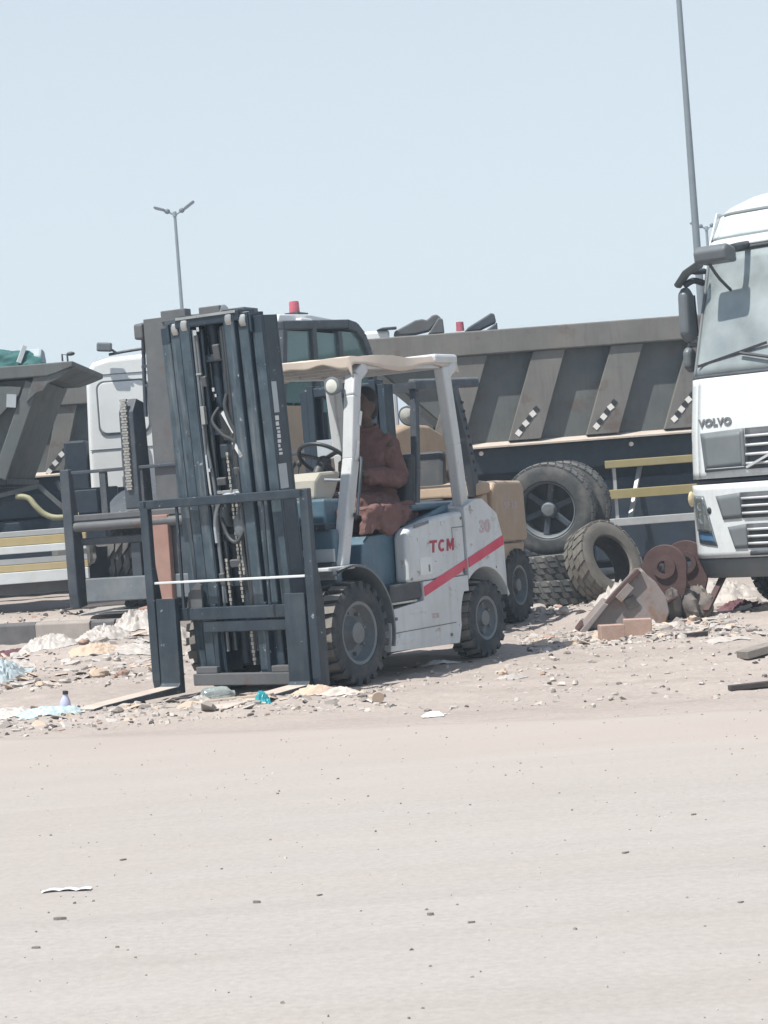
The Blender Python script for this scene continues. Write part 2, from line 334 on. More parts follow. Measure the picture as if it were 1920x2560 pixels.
# ---------------------------------------------------------------- ground and road
def sstep(a,b,x):
    t=min(1,max(0,(x-a)/(b-a))); return t*t*(3-2*t)
def road_edge(x): return 11.15-.30*x+.22*fbm(x*.5,3.1)+.06*fbm(x*2.3,7.7)
def zt(x,y):
    e=road_edge(x); v=sstep(e-.1,e+1.0,y)*(1-sstep(60,120,y))
    z=.012*v*fbm(x*.35,y*.35,1)+.020*v*fbm(x*1.1,y*1.5,5)+.017*v*fbm(x*2.6,y*4.5,9)
    near=1-sstep(26,34,y)
    z+=v*near*.012*fbm(x*7,y*12,2)
    # raised strip behind the kerb on the left
    z+=.20*sstep(21.3,21.9,y+.33*(x+3.1))*(1-sstep(-1.4,-.4,x))*(1-sstep(80,200,y))
    # wheel ruts and spoil ridges
    z+=v*near*.014*math.sin(2.1*(y-.35*x)+1.5*fbm(x*.3,y*.3,4))
    z+=.05*math.exp(-((x-1.9)**2/.5+(y-18.6)**2/.6))*v+.09*math.exp(-((x+2.5)**2/.6+(y-17.8)**2/1.3))*v
    z+=.035*math.exp(-((x+2.3)**2/.35+(y-13.0)**2/.10))+.03*math.exp(-((x+1.0)**2/.7+(y-12.6)**2/.08))
    z+=.13*math.exp(-((x+2.35)**2/.22+(y-18.5)**2/.30))+.07*math.exp(-((x+3.0)**2/.25+(y-17.6)**2/.25))
    # a wheel stands here: press flat
    for px,py in ((-.224,13.5),(.729,14.97),(1.21,18.5),(-1.23,14.15),(-.21,15.6)):
        k=math.exp(-((x-px)**2+(y-py)**2)/.10); z*=1-.92*k
    return z if y>e-.2 else z*0-.0
def axis_lines(segs):
    o=[]
    for a,b,st in segs:
        n=max(1,round((b-a)/st)); o+=[a+(b-a)*i/n for i in range(n)]
    o.append(segs[-1][1]); return o
xs=axis_lines([(-900,-300,300),(-300,-40,60),(-40,-8,4),(-8,-4,.25),(-4,4.2,.05),(4.2,8,.25),(8,40,4),(40,300,60),(300,900,300)])
ys=axis_lines([(-60,-30,15),(-30,0,10),(0,9.5,1.2),(9.5,19,.045),(19,24,.09),(24,34,.5),(34,100,6),(100,400,50),(400,1000,300)])
b=MB()
for y in ys:
    for x in xs: b.v.append((x,y,zt(x,y)))
w=len(xs)
b.f=[(j*w+i,j*w+i+1,(j+1)*w+i+1,(j+1)*w+i) for j in range(len(ys)-1) for i in range(w-1)]
def groundmat(name,c1,c2,c3,sx,sy,grain,bump,drift=0):
    m=bpy.data.materials.new(name); m.use_nodes=True; n=m.node_tree.nodes; l=m.node_tree.links; n.clear()
    out=n.new('ShaderNodeOutputMaterial'); bs=n.new('ShaderNodeBsdfPrincipled'); l.new(bs.outputs[0],out.inputs[0]); bs.inputs['Roughness'].default_value=.95; bs.inputs['Specular IOR Level'].default_value=.12
    tc=n.new('ShaderNodeTexCoord')
    def nz(sc,st=(1,1,1),det=8,ro=.62):
        mp=n.new('ShaderNodeMapping'); mp.inputs['Scale'].default_value=st; mp.inputs['Rotation'].default_value=(0,0,.28); l.new(tc.outputs['Object'],mp.inputs[0]); t=n.new('ShaderNodeTexNoise'); t.inputs['Scale'].default_value=sc; t.inputs['Detail'].default_value=det; t.inputs['Roughness'].default_value=ro; l.new(mp.outputs[0],t.inputs[0]); return t.outputs[0]
    def rng(s,a,bb,c=0,d=1):
        r=n.new('ShaderNodeMapRange'); r.inputs[1].default_value=a; r.inputs[2].default_value=bb; r.inputs[3].default_value=c; r.inputs[4].default_value=d; l.new(s,r.inputs[0]); return r.outputs[0]
    def mix(f,a,bb,mode='MIX'):
        x=n.new('ShaderNodeMix'); x.data_type='RGBA'; x.blend_type=mode
        if isinstance(f,float): x.inputs[0].default_value=f
        else: l.new(f,x.inputs[0])
        for s,v in ((6,a),(7,bb)):
            if isinstance(v,tuple): x.inputs[s].default_value=(*v,1)
            else: l.new(v,x.inputs[s])
        return x.outputs[2]
    c=mix(rng(nz(.5,(sx,sy,1)),.35,.65),c1,c2)
    c=mix(rng(nz(2.2,(sx,sy,1)),.5,.75,0,.7),c,c3)
    c=mix(rng(nz(grain,(1,1,1),5,.7),.35,.72,0,.35),c,tuple(v*.62 for v in c3))
    c=mix(rng(nz(grain*2.7,(1,1,1),3,.7),.66,.72,0,.5),c,(.20,.17,.15))
    c=mix(rng(nz(7,(sx,sy*1.6,1),6,.7),.55,.8,0,.35),c,tuple(min(1,v*1.22) for v in c1))
    if drift:
        sp=n.new('ShaderNodeSeparateXYZ'); l.new(tc.outputs['Object'],sp.inputs[0])
        mp=n.new('ShaderNodeMath'); mp.operation='MULTIPLY_ADD'; mp.inputs[1].default_value=.30; l.new(sp.outputs[0],mp.inputs[0]); l.new(sp.outputs[1],mp.inputs[2])
        ns=n.new('ShaderNodeMath'); ns.operation='MULTIPLY_ADD'; ns.inputs[1].default_value=3.2; l.new(nz(1.1,(.35,1.1,1)),ns.inputs[0]); l.new(mp.outputs[0],ns.inputs[2])
        c=mix(rng(ns.outputs[0],9.7,12.3,0,1),c,(.350,.308,.281))
        c=mix(rng(nz(1.6,(.10,2.4,1),6,.6),.46,.62,0,.22),c,(.365,.345,.328))
        c=mix(rng(nz(1.1,(.07,1.9,1),5,.6),.52,.66,0,.16),c,(.285,.265,.25))
        c=mix(rng(nz(.35,(1,1,1),4,.6),.48,.7,0,.30),c,(.30,.262,.24))
    l.new(c,bs.inputs['Base Color'])
    bp=n.new('ShaderNodeBump'); bp.inputs['Strength'].default_value=bump; bp.inputs['Distance'].default_value=.012; l.new(nz(grain*.8,(1,1,1),9,.7),bp.inputs['Height']); l.new(bp.outputs[0],bs.inputs['Normal'])
    M[name]=m
groundmat('sand',(.385,.337,.306),(.330,.288,.262),(.262,.227,.206),.6,1.6,26,.7)
groundmat('road_dust',(.356,.326,.304),(.342,.322,.304),(.305,.280,.262),.18,1.3,38,.30,1)
g=b.build('ground','sand',smooth=60,recalc=False); tag(g,'pale sandy verge strewn with litter beside the road','ground',kind='structure')
# road: dusty asphalt sheet with a ragged sand edge
b=MB(); rx=axis_lines([(-60,-6,6),(-6,6,.12),(6,60,6)])
NY=14
for j in range(NY+1):
    for x in rx:
        e=road_edge(x)-.12+.05*fbm(x*5,1.2)+.03*fbm(x*14,4.2); t=j/NY; y=-40+(e+40)*(1-(1-t)**3)
        b.v.append((x,y,.006 if t<1 else -.004))
w=len(rx); b.f=[(j*w+i,j*w+i+1,(j+1)*w+i+1,(j+1)*w+i) for j in range(NY) for i in range(w-1)]
rd=b.build('road','road_dust',smooth=60,recalc=False); tag(rd,'dust covered pale asphalt road across the foreground','road',kind='structure')
# kerb: painted blocks, light and black
KP=[(-5.6,21.75),(-4.15,21.05),(-3.74,21.32),(-3.12,20.95),(-2.80,20.83),(-2.70,20.79),(-2.55,20.73),(-2.1,20.55),(-1.2,20.2),(-.4,19.95)]
KC=['kerb_light','kerb_black','kerb_light','kerb_black','kerb_light','kerb_black','kerb_light','kerb_black','kerb_light']
KP=[(-5.6,21.95),(-4.75,21.75),(-3.74,21.36),(-3.10,20.98),(-2.83,20.86),(-2.72,20.82),(-2.52,20.75),(-1.9,20.5),(-1.2,20.2),(-.4,19.95)]
kb=tag(thing('kerb','painted concrete kerb of black and pale blocks behind the rubbish pile','kerb'),None,kind='structure')
for i in range(len(KP)-1):
    a=Vector((*KP[i],0)); c=Vector((*KP[i+1],0)); d=(c-a).normalized()*.006; nrm=Vector((-d.y,d.x,0)).normalized()*.075
    q=MB(); a2=a+d; c2=c-d; ch=nrm*.25
    pr=[(-1,-.15),(-1,.165),(-.72,.19),(1,.19),(1,-.15)]
    q.loft([[p+nrm*k+Vector((0,0,h)) for k,h in pr] for p in (a2,c2)]); q.build('kerb_block',KC[i],kb,bevel=.008)
# ---------------------------------------------------------------- white forklift (local x forward, y left, z up; origin under the front axle)
F1=thing('forklift','white forklift with red stripe and dark mast, driver seated under its tan roof','forklift',(-.727,13.827,0),R(237))
F1M=Matrix.Translation((-.727,13.827,0))@Matrix.Rotation(R(237),4,'Z')
# chassis and counterweight
archR=arc(-1.75,.30,.375,176,8,16)
b=MB().prism([(-.41,.18),(-.45,.465),(-.885,.498),(-.89,.622),(-1.515,.622),(-1.515,.585)]+arc(-1.75,.30,.375,50,-4,8)+[(-1.33,.15)],'y',-.575,.575)
ch=b.build('chassis','fork_white',F1,bevel=.018)
b=MB().prism([(-1.523,.64),(-1.523,1.13),(-1.70,1.185),(-1.80,1.18),(-2.0,1.06),(-2.075,.84),(-2.08,.44)]+arc(-1.75,.30,.375,157,52,12),'y',-.58,.58)
cw=b.build('counterweight','fork_white',F1,bevel=.035,seg=3)
for s in (1,-1):
    b=MB().prism([(-.70,.632),(-.712,.955),(-.735,1.0),(-.79,1.02),(-1.12,1.078),(-1.505,1.105),(-1.505,.630)],'y',s*.46,s*.574)
    o=b.build('side_cover','fork_white',F1,bevel=.028,seg=3)
    if s>0:
        cover=o
        # warning decal with pictogram
        dp=MB().bx(-1.02,-.865,.5745,.5765,.675,.80).build('decal','sticker_white',o)
        MB().box((-.985,.5775,.72),(.02,.002,.05)).build('decal_mark','letter_dark',o)
        MB().bx(-1.50,-1.33,.5735,.5755,.985,.992).bx(-1.337,-1.33,.5735,.5755,.86,.986).build('cover_groove','plastic_grey',o)
        MB().box((-.92,.575,1.036),(.20,.006,.022),(0,.13,0)).build('recess','plastic_grey',o)
# red stripe, split at the seam
def sz(x): return .556+(.85-.556)*(x+.893)/(-2.045+.893)
for x0,x1,yy,p in ((-.893,-1.505,.5745,ch),(-1.526,-2.06,.5815,cw)):
    # the stripe crosses the cover and the chassis below it
    MB().prism([(x0,sz(x0)-.033),(x1,sz(x1)-.033),(x1,sz(x1)+.038),(x0,sz(x0)+.038)],'y',yy-.004,yy+.003).build('red_stripe','red_stripe',p)
MB().prism([(-.893,.515),(-1.515,.515),(-1.515,.63),(-.893,.63)],'y',.5,.5741).build('sill','fork_white',F1,bevel=.004)
MX=Matrix(((-1,0,0,0),(0,0,1,0),(0,1,0,0),(0,0,0,1)))       # text x -> -x, text y -> z
LT=[[(.38,0),(.38,.78),(0,.78),(0,1),(1,1),(1,.78),(.64,.78),(.64,0)],
 [(.52+.50*math.cos(R(a)),.5+.5*math.sin(R(a))) for a in range(48,313,12)]+[(.52+.26*math.cos(R(a)),.5+.28*math.sin(R(a))) for a in range(312,47,-12)],
 [(0,0),(0,1),(.26,1),(.5,.52),(.74,1),(1,1),(1,0),(.77,0),(.77,.56),(.5,.08),(.23,.56),(.23,0)]]
for i,P in enumerate(LT):
    u0=-1.005-i*.118; MB().prism([(u0-p[0]*.098-.012*p[1],.825+p[1]*.088) for p in P],'y',.5735,.5775).build('letter','red_letter',cover)
text('model_number','30',.125,'faded_letter',cw,Matrix.Translation((-1.80,.582,.97))@MX,.002,.05,.006,1.05,1.25)
text('small_lettering','TCM',.045,'faded_letter',ch,Matrix.Translation((-1.02,.5762,.375))@MX,.001,.1,.002)
# scuffs and small openings on the side
for x,z,a,c in ((-1.46,.665,.028,.05),(-1.70,.74,.05,.035),(-1.93,.66,.02,.02)): MB().ell((x,.578,z),(a*.4,.006,c*.5),8,5).build('side_hole','plastic_dark',cw)
for x,z in ((-.74,.66),(-1.47,.66),(-1.47,1.05)): MB().lathe([(.001,.582),(.010,.581),(.012,.572)],(x,0,z),'y',8).build('cover_bolt','rim_grey',cover)
for x,z in ((-.50,.40),(-1.22,.22)): MB().lathe([(.001,.586),(.012,.584),(.014,.573)],(x,0,z),'y',6).build('frame_bolt','rim_grey',ch)
MB().tube([(-.13,.545,1.15),(-.10,.585,1.14),(-.20,.585,1.50),(-.245,.545,1.51)],.011,8,2).build('grab_handle','black_paint',F1,smooth=50)
MB().bx(-.47,-1.30,.5755,.578,.300,.306).build('weld_seam','plastic_grey',ch)
for x,z,w,h in ((-.62,.26,.10,.05),(-.80,.43,.14,.02)): MB().ell((x,.576,z),(w,.003,h),12,5).build('dent','plastic_grey' if w<.08 else 'fork_white',ch,smooth=60)
# engine hood under the seat
b=MB().prism([(-.26,.55),(-.33,.93),(-.42,.985),(-.88,1.004),(-1.50,1.13),(-1.512,1.13),(-1.512,.64),(-.55,.63)],'y',-.452,.452)
b.build('engine_hood','hood_blue',F1,bevel=.03,seg=3)
MB().prism([(-.90,1.03),(-.98,1.045),(-1.50,1.155),(-1.50,1.12),(-.98,1.0),(-.90,.99)],'y',.40,.462).build('hood_edge','hood_blue',F1,bevel=.012)
MB().bx(-1.68,-1.10,-.40,.40,1.13,1.175).build('rear_deck','hood_blue',F1,bevel=.02)
# floor, step and front cowl
MB().bx(-.55,.06,-.50,.50,.60,.635).build('floor_plate','black_paint',F1,bevel=.005)
b=MB().prism([(-.455,.495),(-.885,.52),(-.88,.63),(-.80,.645),(-.47,.63)],'y',.38,.565); b.build('step','plastic_dark',F1,bevel=.015)
MB().bx(-.45,-.80,.40,.57,.498,.512).build('step_tread','bare_steel',F1)
MB().bx(.0,.07,-.50,.50,.64,1.06).build('front_cowl','hood_blue',F1,bevel=.02)
MB().bx(-.04,.10,-.50,.46,1.055,1.10).build('cowl_rail','black_paint',F1,bevel=.01)
MB().bx(.071,.09,.22,.50,.84,.93).build('cowl_plate','sticker_grey',F1,bevel=.004)
MB().bx(.071,.09,.22,.50,.72,.80).build('cowl_plate','sticker_grey',F1,bevel=.004)
MB().bx(.071,.12,.10,.50,.808,.832).build('cowl_slot','plastic_dark',F1)
MB().cyl((.08,.30,.71),(.16,.30,.71),.07,.07,18).build('filler_cap','plastic_dark',F1,smooth=40)
# front fenders
for s in (1,-1):
    pts=arc(0,.36,.455,62,198,18); b=MB(); pts=[(.22,.80)]+pts
    th=.016
    for (ya,yb) in ((.33,.60),):
        inn=[(x*(1-th/.45) if i else x,(.36+(z-.36)*(1-th/.45)) if i else z-th) for i,(x,z) in enumerate(pts)]
        b.prism(pts+inn[::-1],'y',s*ya,s*yb)
    b.build('front_fender','rim_grey',F1,bevel=.004,smooth=30)
    MB().bx(-.06,.26,s*.30,s*.565,.785,.81).build('fender_deck','guard_white',F1,bevel=.006)
    MB().bx(.05,.20,s*.33,s*.36,.45,.79).build('fender_bracket','guard_white',F1)
# wheels
TF=tyre_mesh(.358,.24,.205,22,.032,'block',.05,.56,True); TF.materials.append(M['rubber']); TF.materials.append(M['tread_dust']); RF=rim_mesh(.205,.24,8,.07,.075)
TR=tyre_mesh(.298,.20,.155,20,.028,'block',.05,.58,True); TR.materials.append(M['rubber']); TR.materials.append(M['tread_dust']); RR=rim_mesh(.155,.20,6,.05,.06)
for s in (1,-1):
    wheel(F1,(0,s*.49,.353),s,TF,RF,spin=.2); wheel(F1,(-1.75,s*.475,.293),s,TR,RR,spin=.5)
MB().cyl((0,-.42,.35),(0,.42,.35),.085).build('axle','chassis_black',F1,smooth=40); MB().cyl((-1.75,-.40,.29),(-1.75,.40,.29),.06).build('axle','chassis_black',F1,smooth=40); MB().bx(-.24,.2,-.25,.25,.25,.598).build('gearbox','chassis_black',F1)
# overhead guard
def post(pts,w,h): 
    bb=MB()
    for i in range(len(pts)-1):
        a=Vector(pts[i]); c=Vector(pts[i+1]); d=(c-a).normalized()*.004; bb.beam(a-d,c+d,w,h,(1,0,0) if abs((c-a).normalized().x)<.8 else (0,0,1))
    return bb
for s in (1,-1):
    post([(.02,s*.50,.80),(-.20,s*.50,1.52),(-.275,s*.50,1.95),(-.33,s*.485,2.09),(-.46,s*.47,2.165)],.085,.095).build('front_post','guard_white',F1,bevel=.012)
    post([(-1.62,s*.50,1.06),(-1.565,s*.50,1.60),(-1.50,s*.49,2.165)],.085,.10).build('rear_post','guard_white',F1,bevel=.012)
    MB().box((-1.62,s*.50,1.085),(.17,.12,.05)).build('post_foot','guard_white',F1,bevel=.008)
    MB().beam((-.42,s*.47,2.17),(-1.60,s*.47,2.19),.07,.06).build('roof_side_rail','guard_white',F1,bevel=.01)
    MB().beam((-1.50,s*.49,2.10),(-1.66,s*.49,2.19),.07,.09).build('roof_corner','guard_white',F1,bevel=.02)
for x in (-.42,-.72,-1.02,-1.32,-1.60):
    MB().bx(x-.02,x+.02,-.44,.44,2.165,2.195).build('roof_bar','guard_white',F1)
# tan sheet draped over the guard, hanging at the front and side
def sheet(u,v):
    # u across (y), v along (x) from the front hem to the rear
    y=-.56+1.12*u; L=v*1.50
    x=-.28-max(0,L-.085); z=2.235
    if L<.085: z-=(.085-L)*(1.0+.35*math.sin(u*7)+.15*math.sin(u*23)); x=-.262-.02*math.sin(u*13)
    e=max(0,abs(y)-.50); z-=e*1.35*(1+.35*math.sin(x*7+1)); y=math.copysign(min(abs(y),.50)+e*.35,y)
    z+=.006*math.sin(x*9+y*4)+.006*fbm(x*3,y*3,3)+.003*fbm(x*14,y*14,8); 
    return (x,y,z)
MB().grid(sheet,56,60).build('roof_sheet','roof_sheet',F1,smooth=38,solid=.005,recalc=False)
MB().bx(-1.36,-1.68,-.53,.53,2.195,2.262).build('roof_rear_cap','guard_white',F1,bevel=.02)
# work lamp by the front post
b=MB().lathe([(.02,-.045),(.052,-.03),(.062,.02),(.064,.03),(.056,.034)],(0,0,0),'x',20,True); hl=b.build('work_lamp','plastic_grey',F1,smooth=40,loc=(-.19,.415,2.03))
MB().lathe([(.001,.042),(.03,.040),(.054,.031)],(0,0,0),'x',20).build('lens','lamp_glass',hl,smooth=60)
MB().beam((-.25,.43,2.03),(-.34,.49,2.05),.02,.03).build('lamp_bracket','black_paint',F1)
for c,d in (((-.285,.545,1.80),(.03,.006,.10)),((-.22,.545,1.58),(.03,.006,.14))): MB().box(c,d,(0,-.3,0)).build('post_decal','sticker_white',F1)
# steering console, wheel and levers
b=MB().prism([(-.27,1.27),(-.30,1.40),(-.37,1.455),(-.60,1.46),(-.63,1.44),(-.545,1.30),(-.49,1.245)],'y',-.12,.12); b.build('steering_console','console_beige',F1,bevel=.02)
MB().prism([(-.20,.64),(-.25,1.27),(-.49,1.26),(-.42,.64)],'y',-.22,.22).build('dashboard','hood_blue',F1,bevel=.02)
MB().cyl((-.50,0,1.44),(-.585,0,1.535),.035).build('steering_column','plastic_dark',F1,smooth=40)
ax=Vector((-.62,0,.78)).normalized(); c0=Vector((-.60,0,1.545)); bb=MB()
ring=bb.ring(c0,ax,.185,28,(0,1,0)); bb.tube(ring+[ring[0]],.015,8,cap=False)
for a in (0,9,19): bb.beam(c0,ring[a],.03,.012,ax)
bb.ell(c0,(.05,.05,.03)); bb.build('steering_wheel','hose',F1,smooth=50)
for i,y in enumerate((-.16,-.21,-.26)):
    lv=MB().tube([(-.42,y,1.25),(-.47,y,1.40),(-.52,y,1.52)],.008,6).build('control_lever','black_paint',F1); MB().ell((-.52,y,1.53),(.02,.02,.025)).build('knob','hose',lv,smooth=60)
MB().tube([(-.40,.13,1.40),(-.50,.22,1.39),(-.56,.30,1.42)],.011,7,3).build('gear_lever','sticker_grey',F1,smooth=50)
# seat
b=MB().prism([(-.86,1.02),(-.84,1.10),(-.92,1.125),(-1.26,1.115),(-1.34,1.05),(-1.32,1.0)],'y',-.24,.24); st=b.build('seat','seat_black',F1,bevel=.03,seg=3)
b=MB().prism([(-1.30,1.06),(-1.27,1.14),(-1.37,1.52),(-1.42,1.56),(-1.47,1.53),(-1.40,1.06)],'y',-.235,.235); b.build('backrest','seat_black',F1,bevel=.04,seg=3)
# ------------- mast
TILT=R(3.2); YM=-.03
def TM(p):
    x,y,z=p; x-=.32; z-=.2; return (x*math.cos(TILT)+z*math.sin(TILT)+.32, y*.93+YM, -x*math.sin(TILT)+z*math.cos(TILT)*1.02+.2)
def tm(mb): mb.v=[TM(v) for v in mb.v]; return mb
def channel(y_out,y_in,x0,x1,z0,z1,tw=.014,tf=.022):
    # C or I section: web on the outer side, flanges front and back
    q=MB(); s=1 if y_out>0 else -1
    q.bx(x0+tf,x1-tf,y_out,y_out-s*tw,z0,z1); q.bx(x0,x0+tf,y_out,y_in,z0,z1); q.bx(x1-tf,x1,y_out,y_in,z0,z1); return q
for s in (1,-1):
    tm(channel(s*.455,s*.362,.255,.435,.10,2.46)).build('outer_mast_rail','mast_paint',F1,bevel=.004)
    tm(channel(s*.352,s*.258,.275,.455,.14,2.49)).build('middle_mast_rail','mast_paint',F1,bevel=.004)
    tm(channel(s*.248,s*.150,.295,.478,.16,2.52)).build('inner_mast_rail','mast_paint',F1,bevel=.004)
    # worn running strips on the front flanges, their highlights painted in
    for (ya,yb,x1,z1) in ((.45,.372,.435,2.35),(.346,.268,.455,2.38),(.242,.162,.478,2.44)):
        tm(MB().bx(x1,x1+.003,s*ya,s*yb,.18,z1)).build('rail_wear_highlight','mast_worn_highlight',F1)
    # guide rollers at the top
    for yy,xx,zz in ((.305,.44,2.44),(.20,.462,2.455)):
        tm(MB().lathe([(.001,-.028),(.05,-.028),(.056,-.02),(.056,.02),(.05,.028),(.001,.028)],(xx-.025,s*yy,zz),'y',18)).build('guide_roller','bare_steel',F1,smooth=35)
    tm(MB().bx(.36,.46,s*.36,s*.38,2.36,2.48)).build('roller_bracket','mast_paint',F1,bevel=.006)
    # lift cylinders behind the rails
    tm(MB().cyl((.21,s*.33,.18),(.21,s*.33,1.75),.042,n=16)).build('lift_cylinder','black_paint',F1,smooth=40)
    tm(MB().cyl((.21,s*.33,1.75),(.21,s*.33,2.35),.028,n=14)).build('piston_rod','chrome',F1,smooth=40)
    MB().cyl((-.20,s*.30,.62),(.22,s*.31+YM*0,.86),.04,n=14).build('tilt_cylinder','black_paint',F1,smooth=40)
tm(MB().bx(.285,.475,-.29,.29,2.44,2.515)).build('mast_crosshead','mast_paint',F1,bevel=.01)
tm(MB().bx(.476,.484,-.27,.27,2.495,2.512)).build('crosshead_edge','bare_steel',F1)
for q in ((.27,.30,-.36,.36,2.38,2.44),(.25,.28,-.44,.44,2.30,2.37),(.25,.29,-.44,.44,1.20,1.32),(.25,.29,-.44,.44,.18,.34)): tm(MB().bx(*q)).build('mast_crossmember','mast_paint',F1,bevel=.008)
# free lift cylinder in the centre
tm(MB().cyl((.34,.03,.25),(.34,.03,1.62),.058,n=18)).build('free_lift_cylinder','black_paint',F1,smooth=40)
tm(MB().cyl((.34,.03,1.62),(.34,.03,2.40),.036,n=16)).build('free_lift_rod','mast_worn_highlight',F1,smooth=40)
tm(MB().cyl((.33,-.06,1.9),(.33,-.06,2.42),.042,n=16).cyl((.33,-.06,2.38),(.33,-.06,2.44),.055,n=16)).build('side_cylinder','mast_paint',F1,smooth=40)
tm(MB().bx(.30,.40,-.07,.13,1.56,1.66)).build('cylinder_head','black_paint',F1,bevel=.012)
tm(MB().box((.41,.06,1.78),(.012,.13,.20),(.0,.25,.35))).build('hose_guard','heavy_grey',F1,bevel=.006)
# chain sheaves and lift chains
for yy in (-.045,.115):
    tm(MB().lathe([(.02,-.022),(.075,-.022),(.085,-.016),(.07,-.008),(.07,.008),(.085,.016),(.075,.022),(.02,.022)],(.40,yy,1.20),'y',24)).build('chain_sheave','rim_grey',F1,smooth=35)
def chain(x,y,z0,z1,w=.022,dx=0):
    q=MB(); n=int((z1-z0)/.026)
    for i in range(n):
        t=i/n; q.box((x+dx*t,y,z0+(i+.5)*.026),(.012,w if i%2 else w*.6,.021))
    return q
tm(chain(.455,.045,.62,1.62)).build('lift_chain','chain_steel',F1)
tm(chain(.455,.080,.80,1.35)).build('lift_chain','chain_steel',F1)
tm(chain(.445,-.075,.55,.92)).build('lift_chain','chain_steel',F1)
tm(chain(.42,.06,.20,.46,.03)).build('lift_chain','chain_steel',F1)
# bracket and hoses
tm(MB().tube([(.46,-.13,1.02),(.465,-.12,1.18),(.46,-.05,1.31),(.45,.05,1.33),(.45,.13,1.34)],.014,8,4)).build('hose_bracket','sticker_grey',F1,smooth=50)
tm(MB().bx(.44,.455,-.09,.14,1.335,1.36)).build('chain_anchor_bar','bare_steel',F1,bevel=.004)
tm(MB().tube([(.45,-.12,2.40),(.455,-.118,2.05),(.45,-.135,1.7),(.455,-.10,1.35),(.45,-.12,1.0),(.44,-.12,.62)],.013,8,5)).build('hydraulic_hose','rim_grey',F1,smooth=50)
tm(MB().tube([(.44,.13,2.38),(.45,.125,2.0),(.46,.11,1.75),(.45,.12,1.45),(.45,.11,1.15),(.46,.10,.95),(.45,.12,.65)],.014,8,5)).build('hydraulic_hose','hose',F1,smooth=50)
tm(MB().tube([(.44,-.13,2.30),(.45,-.135,1.9),(.45,-.13,1.3),(.44,-.12,.7)],.011,8,5)).build('hydraulic_hose','hose',F1,smooth=50)
tm(MB().tube([(.46,.10,1.98),(.48,.09,1.90),(.48,.12,1.80),(.47,.15,1.72),(.47,.12,1.62)],.016,8,4)).build('hydraulic_hose','hose',F1,smooth=50)
for c,d in (((.472,-.115,1.86),(.03,.035,.12)),((.472,-.115,2.13),(.02,.05,.014))): tm(MB().box(c,d)).build('hose_clamp','bare_steel',F1,bevel=.004)
for z,y,a in ((2.40,-.11,.03),(2.42,-.08,.025),(2.02,.00,.022),(1.98,.015,.018),(1.50,-.115,.02),(1.33,.09,.018)): tm(MB().box((.47,y,z),(.02,a,a*1.2))).build('hose_fitting','chrome',F1,bevel=.003)
tm(MB().tube([(.47,-.135,1.60),(.474,-.13,1.45),(.472,-.127,1.32)],.009,7,3)).build('chrome_pipe','chrome',F1,smooth=50)
tm(MB().ell((.455,.085,1.12),(.02,.055,.085),16,9)).build('hose_reel','rim_grey',F1,smooth=60)
for yy,x_,rr,m_ in ((-.125,.40,.016,'hose'),(.100,.44,.015,'hose'),(.125,.40,.012,'rim_grey'),(-.115,.40,.018,'mast_worn_highlight'),(.135,.46,.010,'hose'),(-.135,.46,.012,'rim_grey')):
    tm(MB().tube([(x_,yy,.30),(x_+.012*math.sin(yy*60),yy+.008,.9),(x_,yy-.006,1.5),(x_+.01,yy+.006,2.0),(x_,yy,2.42)],rr,8,4)).build('hydraulic_pipe',m_,F1,smooth=50)
for yy in (-.105,.115): tm(MB().cyl((.30,yy,.2),(.30,yy,1.95),.05,n=16)).build('ram_barrel','mast_paint',F1,smooth=40); tm(MB().cyl((.30,yy,1.95),(.30,yy,2.42),.032,n=14)).build('ram_rod','rim_grey',F1,smooth=40)
for z,h in ((2.20,.05),(1.72,.04),(1.02,.05),(.72,.04)): tm(MB().bx(.33,.41,-.21,.21,z,z+h)).build('hose_carrier','black_paint',F1,bevel=.006)
for y,z,a,b_ in ((.05,2.26,.05,.10),(-.09,2.08,.04,.07),(.12,1.48,.05,.05),(-.03,1.42,.07,.05),(.02,.88,.09,.05),(-.12,.78,.04,.08),(.14,.62,.05,.06)): tm(MB().box((.455,y,z),(.03,a,b_),(.1*y,.2,.3))).build('valve_block','heavy_grey',F1,bevel=.006)
tm(MB().tube([(.46,.02,1.90),(.50,-.02,1.82),(.50,.06,1.72),(.47,.14,1.66),(.46,.17,1.50)],.013,8,4)).build('hydraulic_hose','hose',F1,smooth=50)
tm(MB().tube([(.46,.13,1.10),(.50,.08,1.02),(.49,.0,1.06),(.47,-.06,1.18)],.014,8,4)).build('hydraulic_hose','hose',F1,smooth=50)
for y,z,h in ((.10,1.80,.16),(.155,1.62,.12)): tm(MB().box((.478,y,z),(.006,.028,h),(0.55,0,0))).build('bright_strip','sticker_white',F1)
# decals on the left web of the mast
def plate(z0,z1,x0,x1,m,n): tm(MB().bx(x0,x1,.455,.4575,z0,z1)).build(n,m,F1)
plate(1.83,2.03,.35,.405,'sticker_grey','data_plate'); plate(1.34,1.50,.335,.425,'sticker_grey','data_plate')
for i,(z,w,h,o_) in enumerate(((1.795,.040,.030,0),(1.758,.034,.026,.003),(1.728,.036,.014,0),(1.705,.030,.016,-.003),(1.678,.036,.026,0),(1.645,.036,.022,.002),(1.615,.022,.020,.008),(1.590,.034,.012,0),(1.565,.036,.016,0))):
    tm(MB().bx(.383-w/2+o_,.383+w/2+o_,.455,.4572,z-h/2,z+h/2)).build('lettering_mark','sticker_white',F1)
